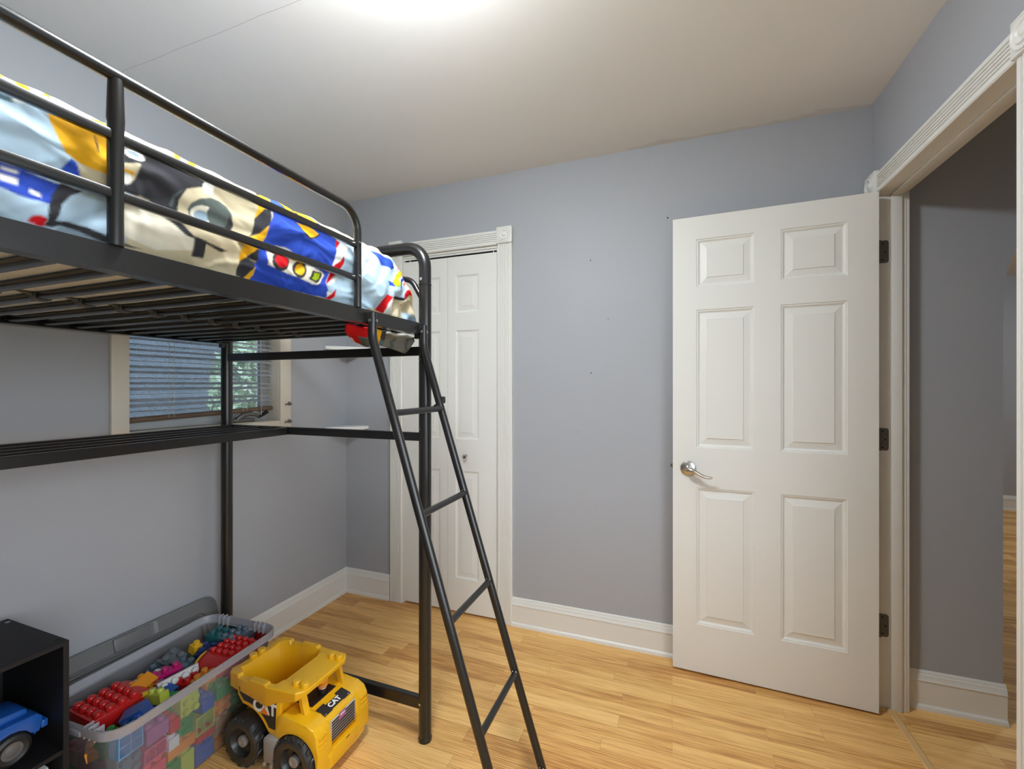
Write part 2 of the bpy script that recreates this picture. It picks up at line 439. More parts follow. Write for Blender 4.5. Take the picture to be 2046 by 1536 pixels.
# ------------------------------------------------------------------ panelled doors
LOOPS = [(0, 0), (.0025, .0035), (.0055, .0030), (.0085, .0045), (.0135, .0090), (.0170, .0092), (.0420, .0042), (.0430, .0012)]
def panel_slab(bm, W, Hh, T, panels, loops=LOOPS):
    us = sorted({0, W} | {p[0] for p in panels} | {p[1] for p in panels}); zs = sorted({0, Hh} | {p[2] for p in panels} | {p[3] for p in panels})
    for i in range(len(us) - 1):
        for j in range(len(zs) - 1):
            u0, u1, z0, z1 = us[i], us[i + 1], zs[j], zs[j + 1]
            hit = [p for p in panels if abs(p[0] - u0) < 1e-6 and abs(p[1] - u1) < 1e-6 and abs(p[2] - z0) < 1e-6 and abs(p[3] - z1) < 1e-6]
            if not hit:
                quad(bm, (u0, 0, z0), (u1, 0, z0), (u1, 0, z1), (u0, 0, z1)); continue
            lp = [[(u0 + a, d, z0 + a), (u1 - a, d, z0 + a), (u1 - a, d, z1 - a), (u0 + a, d, z1 - a)] for a, d in loops]
            loft(bm, lp, True, False, True)
    for q in (((0, 0, 0), (0, T, 0), (0, T, Hh), (0, 0, Hh)), ((W, 0, 0), (W, 0, Hh), (W, T, Hh), (W, T, 0)), ((0, 0, Hh), (0, T, Hh), (W, T, Hh), (W, 0, Hh)),
              ((0, 0, 0), (W, 0, 0), (W, T, 0), (0, T, 0)), ((0, T, 0), (W, T, 0), (W, T, Hh), (0, T, Hh))):
        quad(bm, *q)
    bmesh.ops.remove_doubles(bm, verts=bm.verts, dist=1e-5)

# entry door, standing open along the back wall; local u runs from the latch edge to the hinge edge
DW, DH = .752, 2.030
P0 = Vector((.003, 2.1010, .010)); ang = math.atan2(2.0740 - 2.1010, .7535 - .005)
door = thing('door_1', 'white six-panel door standing open against the back wall', 'door', P0, ang, kind='structure')
cols = [(.0985, .327), (.4235, .652)]; rows = [(.2125, .822), (1.0005, 1.6135), (1.714, 1.928)]
bm = BM(); panel_slab(bm, DW, DH, .035, [(a, b, c, d) for a, b in cols for c, d in rows]); obj('door_leaf', bm, M_door, door, True, 12)
def lever(side):
    s = -1 if side == 0 else 1; y0 = 0 if side == 0 else .035
    bm = BM(); lathe(bm, [(.0335, 0), (.0335, .004), (.0315, .0075), (.026, .0098), (.0135, .011), (.0125, .02), (.0125, .036), (.011, .042)], (.0645, y0, .9055), 'y', 32)
    for v in bm.verts: v.co.y = y0 + s * (v.co.y - y0)
    rose = obj('handle', bm, M_nickel, door)
    pts = [(.0645, .040, .9055), (.075, .046, .9045), (.09, .049, .900), (.11, .049, .8885), (.13, .047, .8795), (.148, .045, .8765), (.162, .045, .8785)]
    bm = BM(); tube(bm, [(x, y0 + s * y, z) for x, y, z in pts], [.0115, .0115, .0105, .0080, .0062, .0055, .0042], 12)
    l = sub('lever', bm, M_nickel, rose)
lever(0); lever(1)
bm = BM(); box(bm, -.0012, .0, .006, .029, .880, .938, .0004, 1); pl = obj('latch', bm, M_nickel, door)
bm = BM(); prism(bm, [(-.0115, .908), (-.0005, .899), (-.0005, .919), (-.0115, .917)], 'y', .012, .023, .001); sub('latch_bolt', bm, M_bronze, pl)
for z in (1.7745, 1.0270, .2855):                      # hinge leaves let into the jamb
    bm = BM()
    pr = [(XR + .001, z), (XR + .026, z), (XR + .0305, z + .0025), (XR + .033, z + .008), (XR + .033, z + .081), (XR + .0305, z + .0865), (XR + .026, z + .089), (XR + .001, z + .089)]
    prism(bm, pr, 'y', DY1 - .0022, DY1 - .0002)
    tube(bm, [(XR + .001, DY1 - .006, z), (XR + .001, DY1 - .006, z + .089)], .006, 12)
    Mi = (Matrix.Translation(P0) @ Matrix.Rotation(ang, 4, 'Z')).inverted()
    for v in bm.verts: v.co = Mi @ v.co
    hg = obj('hinge', bm, M_bronze, door)
    for dx, dz in ((.013, .012), (.022, .044), (.013, .077)):
        bm = BM(); lathe(bm, [(.0032, -.0030), (.0032, -.0022), (.001, -.0024)], (XR + dx, DY1, z + dz), 'y', 10)
        for v in bm.verts: v.co = Mi @ v.co
        sub('screw', bm, M_dark, hg)

# bifold closet door: two leaves
k = 1.0032
LX = [(-1.4945, -1.2030), (-1.2015, -.9000)]
cd = thing('door_2', 'white bifold closet door with a small chrome knob', 'closet door', (-1.2, YB, 0), world=True, kind='structure')
for n, (a, b) in enumerate(LX):
    if n == 0: pc = (-1.392, -1.2510)
    else: pc = (-1.1520, -1.0080)
    bm = BM(); z0 = .012
    panel_slab(bm, b - a, 2.0185 - z0, .03, [(pc[0] - a, pc[1] - a, c - z0, d - z0) for c, d in ((.1985, .807), (.986, 1.600), (1.7005, 1.911))],
               [(0, 0), (.0025, .003), (.0055, .0028), (.009, .006), (.012, .006), (.036, .002), (.037, .0008)])
    for v in bm.verts: v.co += Vector((a, YB - .003, z0))
    lf = obj('door_leaf', bm, M_door, cd, True, 12)
    if n == 1:
        bm = BM(); lathe(bm, [(.0095, 0), (.009, -.002), (.0045, -.004), (.0045, -.011), (.009, -.014), (.0125, -.019), (.0125, -.024), (.009, -.0285), (.001, -.0295)], (-1.0855, YB - .003, .892), 'y', 24)
        sub('knob', bm, M_chrome, lf)
    px = -.925 if n else -1.462
    bm = BM(); tube(bm, [(px, YB + .012, 2.017), (px, YB + .012, 2.034)], .003, 8); sub('pivot_pin', bm, M_white_plastic, lf)
# ------------------------------------------------------------------ window in the left wall
win = thing('window_1', 'casement window with cream trim under the loft bed', 'window', (XL, 1.36, 1.1), world=True, kind='structure')
bm = BM(); t = .017
box(bm, XL, XL + t, WY0 - .057, WY0, WZ0 - .066, WZ1 + .066, .003); box(bm, XL, XL + t, WY1, WY1 + .067, WZ0 - .066, WZ1 + .066, .003)
box(bm, XL, XL + t, WY0, WY1, WZ1, WZ1 + .066, .003); box(bm, XL, XL + t, WY0, WY1, WZ0 - .066, WZ0, .003)
obj('window_casing', bm, M_cream, win)
bm = BM()
box(bm, XL - .117, XL + .004, WY0 - .012, WY0 + .002, WZ0, WZ1); box(bm, XL - .117, XL + .004, WY1 - .002, WY1 + .012, WZ0, WZ1); box(bm, XL - .117, XL + .004, WY0 + .002, WY1 - .002, WZ0 - .012, WZ0 + .002); box(bm, XL - .117, XL + .004, WY0 + .002, WY1 - .002, WZ1 - .002, WZ1 + .012)
obj('window_frame', bm, M_cream, win, False)
M_sash = mat('grey white vinyl sash', 'B9BCBC', .4)
bm = BM(); xs0, xs1 = XL - .105, XL - .07; w = .045
box(bm, xs0, xs1, WY0 + .002, WY0 + w, WZ0 + .002, WZ1 - .002, .004); box(bm, xs0, xs1, WY1 - w, WY1 - .002, WZ0 + .002, WZ1 - .002, .004)
box(bm, xs0, xs1, WY0 + w, WY1 - w, WZ0 + .002, WZ0 + w, .004); box(bm, xs0, xs1, WY0 + w, WY1 - w, WZ1 - w, WZ1 - .002, .004)
sash = obj('window_sash', bm, M_sash, win)
# dusty glass
mg = bpy.data.materials.new('dusty window glass'); mg.use_nodes = True; nt = mg.node_tree; N = nt.nodes; Lk = nt.links
N.remove(N['Principled BSDF']); out = N['Material Output']
tr = N.new('ShaderNodeBsdfTransparent'); tr.inputs[0].default_value = (.80, .85, .90, 1)
gl = N.new('ShaderNodeBsdfGlossy'); gl.inputs['Roughness'].default_value = .05
df = N.new('ShaderNodeBsdfDiffuse'); df.inputs[0].default_value = (.5, .54, .58, 1)
fr = N.new('ShaderNodeFresnel'); fr.inputs[0].default_value = 1.45
m1 = N.new('ShaderNodeMixShader'); Lk.new(fr.outputs[0], m1.inputs[0]); Lk.new(tr.outputs[0], m1.inputs[1]); Lk.new(gl.outputs[0], m1.inputs[2])
geo = N.new('ShaderNodeNewGeometry'); nz = N.new('ShaderNodeTexNoise'); nz.inputs['Scale'].default_value = 190; nz.inputs['Detail'].default_value = 4; Lk.new(geo.outputs['Position'], nz.inputs['Vector'])
rp = N.new('ShaderNodeValToRGB'); rp.color_ramp.elements[0].position = .50; rp.color_ramp.elements[1].position = .68; rp.color_ramp.elements[0].color = (.16, .16, .16, 1); rp.color_ramp.elements[1].color = (.62, .62, .62, 1)
Lk.new(nz.outputs['Fac'], rp.inputs[0])
m2 = N.new('ShaderNodeMixShader'); Lk.new(rp.outputs[0], m2.inputs[0]); Lk.new(m1.outputs[0], m2.inputs[1]); Lk.new(df.outputs[0], m2.inputs[2]); Lk.new(m2.outputs[0], out.inputs[0])
bm = BM(); box(bm, XL - .090, XL - .086, WY0 + w - .004, WY1 - w + .004, WZ0 + w - .004, WZ1 - w + .004)
gp = obj('pane', bm, mg, win, False)
# crank operator on the sill
bm = BM(); box(bm, XL - .068, XL - .03, 1.44, 1.585, WZ0 + .001, WZ0 + .02, .006)
tube(bm, [(XL - .045, 1.50, WZ0 + .018), (XL - .035, 1.52, WZ0 + .036), (XL - .03, 1.55, WZ0 + .043), (XL - .028, 1.585, WZ0 + .036), (XL - .028, 1.605, WZ0 + .024)], [.014, .014, .012, .008, .006], 12)
ck = obj('crank', bm, mat('tarnished operator metal', (.16, .155, .145), .4, .7), win)
bm = BM(); tube(bm, [(XL - .028, 1.600, WZ0 + .022), (XL - .020, 1.622, WZ0 + .036), (XL - .012, 1.640, WZ0 + .050)], [.006, .009, .0095], 12); sub('crank_knob', bm, M_dark, ck)
for z in (1.192, 1.099):
    bm = BM(); lathe(bm, [(.010, 0), (.010, .004), (.004, .008)], (XL + t, 1.746, z), 'x', 14)
    tube(bm, [(XL + t + .008, 1.752, z - .002), (XL + t + .011, 1.735, z), (XL + t + .010, 1.712, z - .004)], [.006, .005, .003], 8)
    obj('sash_lock', bm, mat('tarnished operator metal', None), win)

# venetian blind hanging in the window
bl = thing('venetian_blind', 'white slatted venetian blind hanging in the window under the loft bed', 'blind', (XL - .035, 1.36, WZ1), world=True)
M_bl = mat('white blind slat', 'DADDE0', .45)
nt = M_bl.node_tree; tl_ = nt.nodes.new('ShaderNodeBsdfTranslucent'); tl_.inputs[0].default_value = (.8, .84, .9, 1); ms_ = nt.nodes.new('ShaderNodeMixShader'); ms_.inputs[0].default_value = .72
nt.links.new(nt.nodes['Principled BSDF'].outputs[0], ms_.inputs[1]); nt.links.new(tl_.outputs[0], ms_.inputs[2]); nt.links.new(ms_.outputs[0], nt.nodes['Material Output'].inputs[0])
bm = BM(); box(bm, XL - .055, XL - .018, WY0 + .006, WY1 - .006, WZ1 - .030, WZ1 - .001, .002); obj('head_rail', bm, M_bl, bl)
xb = XL - .037
bm = BM(); i = 0; z = 1.187
def rail_z(y): return 1.150 + (y - WY0) / (WY1 - WY0) * .021
while z < WZ1 - .04:
    tilt = math.radians((2, -27, -24)[i % 3]); rx = .0125
    y0, y1 = WY0 + .012, WY1 - .012
    pr = []
    for u in np.linspace(-1, 1, 5): pr.append((u * rx * math.cos(tilt), u * rx * math.sin(tilt) + .0016 * (1 - u * u)))
    poly = pr + [(a, b - .0006) for a, b in pr[::-1]]
    dz = .014 * math.exp(-(z - 1.187) / .12)
    loft(bm, [[(xb + a, y0, z + b - dz * .3) for a, b in poly], [(xb + a, y1, z + b + dz * .5) for a, b in poly]])
    i += 1; z += .0218
obj('slats', bm, M_bl, bl, True, 50)
bm = BM(); pr = [(math.cos(a) * .013, math.sin(a) * .0115) for a in np.linspace(0, 2 * PI, 16, endpoint=False)]
loft(bm, [[(xb + a, y, rail_z(y) + b) for a, b in pr] for y in (WY0 + .010, WY1 - .010)])
obj('bottom_rail', bm, mat('backlit shade brown blind rail', '6B5747', .5, var=.15, vscale=40), bl)  # brown is the backlit rail's shade, put into its colour
M_cord = mat('blind cord', 'C9C9C4', .8)
for y in (1.185, 1.205, 1.515, 1.535):
    bm = BM(); xo = xb + (.013 if int(y * 1000) % 2 else -.013)
    tube(bm, [(xb + .0135, y, WZ1 - .02), (xb + .0135, y + .001, 1.4), (xb + .0135, y, rail_z(y))], .0009, 6); obj('cord', bm, M_cord, bl)
bm = BM(); tube(bm, [(xb + .022, 1.598, WZ1 - .02), (xb + .024, 1.600, 1.5), (xb + .022, 1.606, 1.14)], .0022, 8); obj('tilt_wand', bm, mat('clear grey wand', 'A9A8A6', .3), bl)

# ------------------------------------------------------------------ outdoors seen through the blind
M_siding = mat('grey blue clapboard', (.105, .13, .16), .7, var=.2, vscale=3)
nh = thing('neighbor_house', 'grey blue clapboard house wall outside the window, seen through the blind', 'house', (-5.2, 3, 0), world=True)
bm = BM(); z = 0
while z < 2.7:
    loft(bm, [[(-5.2, y, z), (-5.2 + .022, y, z), (-5.2 + .006, y, z + .115), (-5.2, y, z + .115)] for y in (-2, 5.6)]); z += .115
obj('wall', bm, M_siding, nh, False)
bm = BM()
box(bm, -5.21, -5.15, 4.00, 4.13, .5, 2.5); box(bm, -5.21, -5.15, 4.36, 4.52, .5, 2.5); box(bm, -5.21, -5.15, 4.0, 4.52, .42, .52); box(bm, -5.21, -5.15, 4.0, 4.52, 2.48, 2.6); box(bm, -5.21, -5.15, 4.17, 4.20, .5, 2.5)
obj('window_trim', bm, M_white_plastic, nh, False)
bm = BM(); box(bm, -5.205, -5.17, 4.1, 4.4, .5, 2.5); obj('house_window', bm, mat('dark window glass', (.01, .011, .012), .15), nh, False)
bm = BM(); box(bm, -30, 30, -25, 30, -.9, -.8); g = struct('ground', bm, mat('lawn', (.12, .14, .09), .95, var=.4, vscale=2), 'lawn outside the window', 'ground')
bush = thing('shrub', 'tall pale green shrub outside the window in front of the clapboard house', 'shrub', (-4.4, 3.62, -.8), world=True)
bm = BM(); rb = random.Random(3)
for i in range(900):
    th = rb.random() * 2 * PI; u = rb.uniform(-1, 1); r = .30 * (.6 + .45 * rb.random())
    c = Vector((-4.4 + r * math.sqrt(1 - u * u) * math.cos(th), 3.42 + r * math.sqrt(1 - u * u) * math.sin(th), 1.1 + r * 2.4 * u))
    a = Vector((rb.gauss(0, 1), rb.gauss(0, 1), rb.gauss(0, 1))).normalized(); b_ = a.orthogonal().normalized(); l = .05 + rb.random() * .03
    quad(bm, c - a * l, c + b_ * l * .45, c + a * l, c - b_ * l * .45)
obj('foliage', bm, mat('shrub leaves', (.40, .52, .34), .6, var=.5, vscale=4), bush, False)
bm = BM(); tube(bm, [(-4.4, 3.42, -.8), (-4.39, 3.43, .2), (-4.41, 3.42, 1.0)], [.04, .03, .02], 10); obj('stem', bm, mat('bark', (.08, .055, .035), .9), bush)

# ------------------------------------------------------------------ corner shelves
for z, lab in ((1.5215, 'white corner shelf, the upper of two beside the window'), (1.0425, 'white corner shelf, the lower of two, level with the loft bed desk rail')):
    s = thing('corner_shelf', lab, 'shelf', (XL, YB, z - .02), world=True, group='white corner shelves')
    pts = [(XL, YB), (XL, YB - .178), (XL + .006, YB - .186), (XL + .018, YB - .186)]
    for q in np.linspace(0, 1, 9)[1:-1]:
        a = Vector((XL + .018, YB - .186)); b_ = Vector((XL + .176, YB - .020)); p = a.lerp(b_, q); p += Vector((1, -1)).normalized() * .016 * math.sin(PI * q); pts.append((p.x, p.y))
    pts += [(XL + .178, YB - .012), (XL + .172, YB)]
    bm = BM(); prism(bm, pts, 'z', z - .019, z, .003); obj('shelf_board', bm, M_white_plastic, s)
    bm = BM(); box(bm, XL, XL + .012, YB - .155, YB - .012, z - .034, z - .0195); box(bm, XL + .0, XL + .14, YB - .012, YB, z - .034, z - .0195); obj('cleat', bm, M_white_plastic, s, False)

# ------------------------------------------------------------------ loft bed
XF, XW, YP, YN = -.842, -1.858, 1.366, -.60          # front / wall post lines, foot posts, head posts
bed = thing('loft_bed', 'black metal loft bed frame with ladder and slatted desk shelf', 'bed', (-1.35, .4, 0), world=True)
PR = .0225
for y in (YP, YN):
    for x in (XF, XW):
        bm = BM(); tube(bm, [(x, y, .004), (x, y, 1.648)], PR, 20); lathe(bm, [(PR + .002, 0), (PR + .002, .012), (PR, .014)], (x, y, 0), 'z', 20)
        po = obj('post', bm, M_metal, bed)
        if y == YP and x == XF:
            for z in (1.508, 1.428, 1.380, 1.130, .844, .139):
                bm = BM(); lathe(bm, [(.0042, 0), (.0042, .003), (.001, .0035)], (x - .009, y - PR + .002, z), 'y', 10)
                for v in bm.verts: v.co.y = (y - PR + .002) - (v.co.y - (y - PR + .002))
                sub('screw', bm, M_screw, po)
    bm = BM(); pth = fillet([(XF, y, 1.650), (XF, y, 1.790), (XW, y, 1.790), (XW, y, 1.650)], .075, 10)
    tube(bm, pth, PR - .0005, 20)
    for x in (XF, XW): lathe(bm, [(PR + .0004, 1.6485), (PR + .0012, 1.6495), (PR + .0012, 1.652), (PR - .0005, 1.6535)], (x, y, 0), 'z', 20, False)
    ar = obj('arch_tube', bm, M_metal, bed)
    bm = BM(); s = -1 if y > 0 else 1
    lathe(bm, [(.006, 0), (.006, .003), (.003, .004), (.0025, .002)], (XF - .004, y, 1.668), 'y', 12)
    for v in bm.verts: v.co.y = y + s * (PR - .002 + (v.co.y - y))
    sub('screw', bm, M_screw, ar)
    bm = BM(); tube(bm, fillet([(XF - .012, y, 1.60), (XF - .055, y, 1.672), (XF - .16, y, 1.694), (XW + .16, y, 1.694), (XW + .055, y, 1.672), (XW + .012, y, 1.60)], .05, 5), .010, 12)
    obj('arch_bar', bm, M_metal, bed)
for x, s in ((XF, 1), (XW, -1)):                      # angle-iron side beams
    bm = BM()
    pr = [(x, 1.467), (x, 1.508), (x - s * .003, 1.508), (x - s * .003, 1.4705), (x - s * .030, 1.4705), (x - s * .030, 1.467)]
    loft(bm, [[(a, y, b_) for a, b_ in pr] for y in (YN + .01, YP - .012)])
    obj('side_beam', bm, M_metal, bed, False)
    for y in (YN + .03, YP - .030):
        bm = BM(); box(bm, min(x - s * .022, x), max(x - s * .022, x), y - .006, y + .006, 1.452, 1.467); obj('beam_bracket', bm, M_metal, bed, False)
for z0, z1 in ((1.394, 1.4265), (1.084, 1.1145), (.112, .153)):     # foot cross bars
    bm = BM(); box(bm, XW + .015, XF - .018, YP - .011, YP + .011, z0, z1, .0015, 1); obj('cross_bar', bm, M_metal, bed)
    bm = BM(); box(bm, XW + .015, XF - .018, YN - .011, YN + .011, z0, z1, .0015, 1); obj('cross_bar', bm, M_metal, bed)
y = .383 - 12 * .0772; ks = 0
slats = []
while y < 1.345:
    bm = BM(); pr = []
    for a in np.linspace(0, 2 * PI, 14, endpoint=False): pr.append((math.copysign(abs(math.cos(a)) ** .6, math.cos(a)) * .0125, math.copysign(abs(math.sin(a)) ** .7, math.sin(a)) * .0075))
    loft(bm, [[(x, y - .006 + a, 1.4785 + b_) for a, b_ in pr] for x in (XF - .006, XW + .006)])
    so = obj('slat', bm, M_slat, bed); slats.append(so)
    if y < 1.30:
        bm = BM()
        loft(bm, [[(-1.297 + dx, y - .006 + 1.22 * a, 1.4785 + 1.45 * b_) for a, b_ in pr] for dx in (-.011, -.004, -.004, .004, .004, .011)])
        tube(bm, [(-1.297, y - .02, 1.481), (-1.297, y - .045, 1.486), (-1.297, y - .065, 1.484)], [.004, .003, .004], 8)
        sub('clip', bm, M_clip, so)
    y += .0772
# guard rail on the open side
XG = -.842
gr = [(XG, YN + .25, 1.508), (XG, YN + .25, 1.781), (XG, 1.006, 1.781), (XG, 1.006, 1.5075)]
bm = BM(); tube(bm, fillet(gr, .062, 10), .0108, 16); obj('guard_rail', bm, M_metal, bed)
for y in (.4330, -.14):
    bm = BM(); tube(bm, [(XG, y, 1.5075), (XG, y, 1.6), (XG, y, 1.690), (XG, y, 1.71), (XG, y, 1.775)], [.0108, .0108, .0108, .0118, .0100], 16)
    gpst = obj('guard_post', bm, M_metal, bed)
for z in (1.6835, 1.5895):
    bm = BM(); box(bm, XG - .0065, XG + .0065, YN + .25, 1.002, z - .0085, z + .0085, .004, 2); obj('guard_bar', bm, M_metal, bed)
    bm = BM(); lathe(bm, [(.0035, 0), (.0035, .003), (.001, .004)], (XG + .010, 1.001, z + .006), 'x', 8); obj('rivet', bm, M_screw, bed)
# desk shelf rails along the wall side
bm = BM(); box(bm, -1.492 - .013, -1.492 + .004, YN + .02, YP - .012, 1.0835, 1.1135, .0015, 1); obj('shelf_rail', bm, M_metal, bed)
for x in (-1.572, -1.652, -1.735):
    bm = BM(); box(bm, x - .007, x + .007, YN + .02, YP - .012, 1.097, 1.1125, .0015, 1); obj('shelf_bar', bm, M_metal, bed)
bm = BM(); box(bm, -1.836, -1.81, YN + .02, YP - .012, 1.0835, 1.1135, .0015, 1); obj('shelf_rail', bm, M_metal, bed)
# ladder
yl = (1.0541, 1.3338)
lad = []
for y in yl:
    bm = BM(); zt = 1.499
    pth = fillet([(-.8285, y, zt), (-.8285, y, 1.424), (-.3755, y, .012)], .12, 8)
    tube(bm, pth, .0132, 16)
    lathe(bm, [(.0155, 0), (.0155, .02), (.0135, .021)], (-.3755, y, 0), 'z', 14)
    lr = obj('ladder_rail', bm, M_metal, bed)
    bm = BM(); lathe(bm, [(.0050, 0), (.0050, .0025), (.0015, .004)], (-.8285, y, 1.475), 'y', 12)
    for v in bm.verts: v.co.y = y - .0115 - (v.co.y - y)
    sub('screw', bm, M_screw, lr)
    bm = BM(); lathe(bm, [(.0046, 0), (.0046, .0025), (.0015, .004)], (-.8285 + .0125, y + .002, 1.475), 'x', 12); sub('screw', bm, M_screw, lr)
    bm = BM(); box(bm, -.8425, -.8285, y - .0135, y + .0135, 1.47, 1.4995, .002); sub('hook_plate', bm, M_metal, lr)
for i in range(5):
    z = 1.2045 - i * .2858
    x = -.8285 + (1.424 - z) / (1.424 - .012) * (.8285 - .3755) + .002
    bm = BM(); tube(bm, [(x, yl[0], z), (x, yl[1], z)], .0098, 14); ro = obj('rung', bm, M_metal, bed)
    for dx in (-.005, .006):
        bm = BM(); lathe(bm, [(.0022, 0), (.0022, .002), (.0008, .003)], (x + dx, yl[1] - .0145, z + .009), 'z', 8); sub('weld_spot', bm, M_screw, ro)
bm = BM(); tube(bm, [(XF + .016, YP - .012, 1.202), (XF + .045, YP - .018, 1.207), (-.7645, YP - .022, 1.228)], .0058, 10)
box(bm, -.772, -.752, YP - .034, YP - .008, 1.222, 1.247, .004)
obj('ladder_bracket', bm, M_metal, bed)

# ------------------------------------------------------------------ mattress
mt = thing('mattress', 'thin mattress lying on the loft bed slats under the comforter', 'mattress', (-1.35, .36, 1.4865), world=True)
bm = BM(); box(bm, -1.815, -.886, YN + .03, 1.325, 1.4866, 1.63, .03, 3); obj('mattress_body', bm, M_matt, mt)
# ------------------------------------------------------------------ comforter with a printed robot pattern
PCOL = {'BE': 'CDBE9E', 'CW': 'E3DBC8', 'W': 'F2EFE8', 'Y': 'F0B021', 'K': '353438', 'B': '2F4CB4', 'R': 'C8131D', 'LM': 'A9BF1E', 'GR': '555C58', 'LG': '8FA1AE', 'LB': 'B4CBDD', 'DT': '53707C', 'LGR': 'B9B6AD'}
CP=[(-.888,1.490),(-.870,1.515),(-.861,1.555),(-.858,1.60),(-.862,1.645),(-.875,1.69),(-.90,1.725),(-.94,1.75),(-1.0,1.766),(-1.1,1.776),(-1.35,1.785),(-1.6,1.776),(-1.74,1.75),(-1.805,1.70),(-1.83,1.62),(-1.835,1.495)]
def catmull(P,n=12):
    P=[np.array(p) for p in P];Q=[2*P[0]-P[1]]+P+[2*P[-1]-P[-2]];o=[]
    for i in range(1,len(Q)-2):
        a,b,c,d=Q[i-1:i+3]
        for k in range(n):
            t=k/n;o.append(.5*((2*b)+(c-a)*t+(2*a-5*b+4*c-d)*t*t+(3*b-a-3*c+d)*t**3))
    o.append(P[-1]);return np.array(o)
CC=catmull(CP);CS=np.concatenate([[0],np.cumsum(np.hypot(*np.diff(CC,axis=0).T))])
Y1,YE=1.12,1.36
def surf(y,s):
    y=np.asarray(y,float);s=np.asarray(s,float)
    x=np.interp(s,CS,CC[:,0]);z=np.interp(s,CS,CC[:,1])
    e=np.clip((y-Y1)/(YE-Y1),0,1);h=np.sqrt(np.clip(1-e**4,0,1))
    z=1.49+(z-1.49)*h; x=-1.345+(x+1.345)*(1-.035*e**4)
    return x,y,z

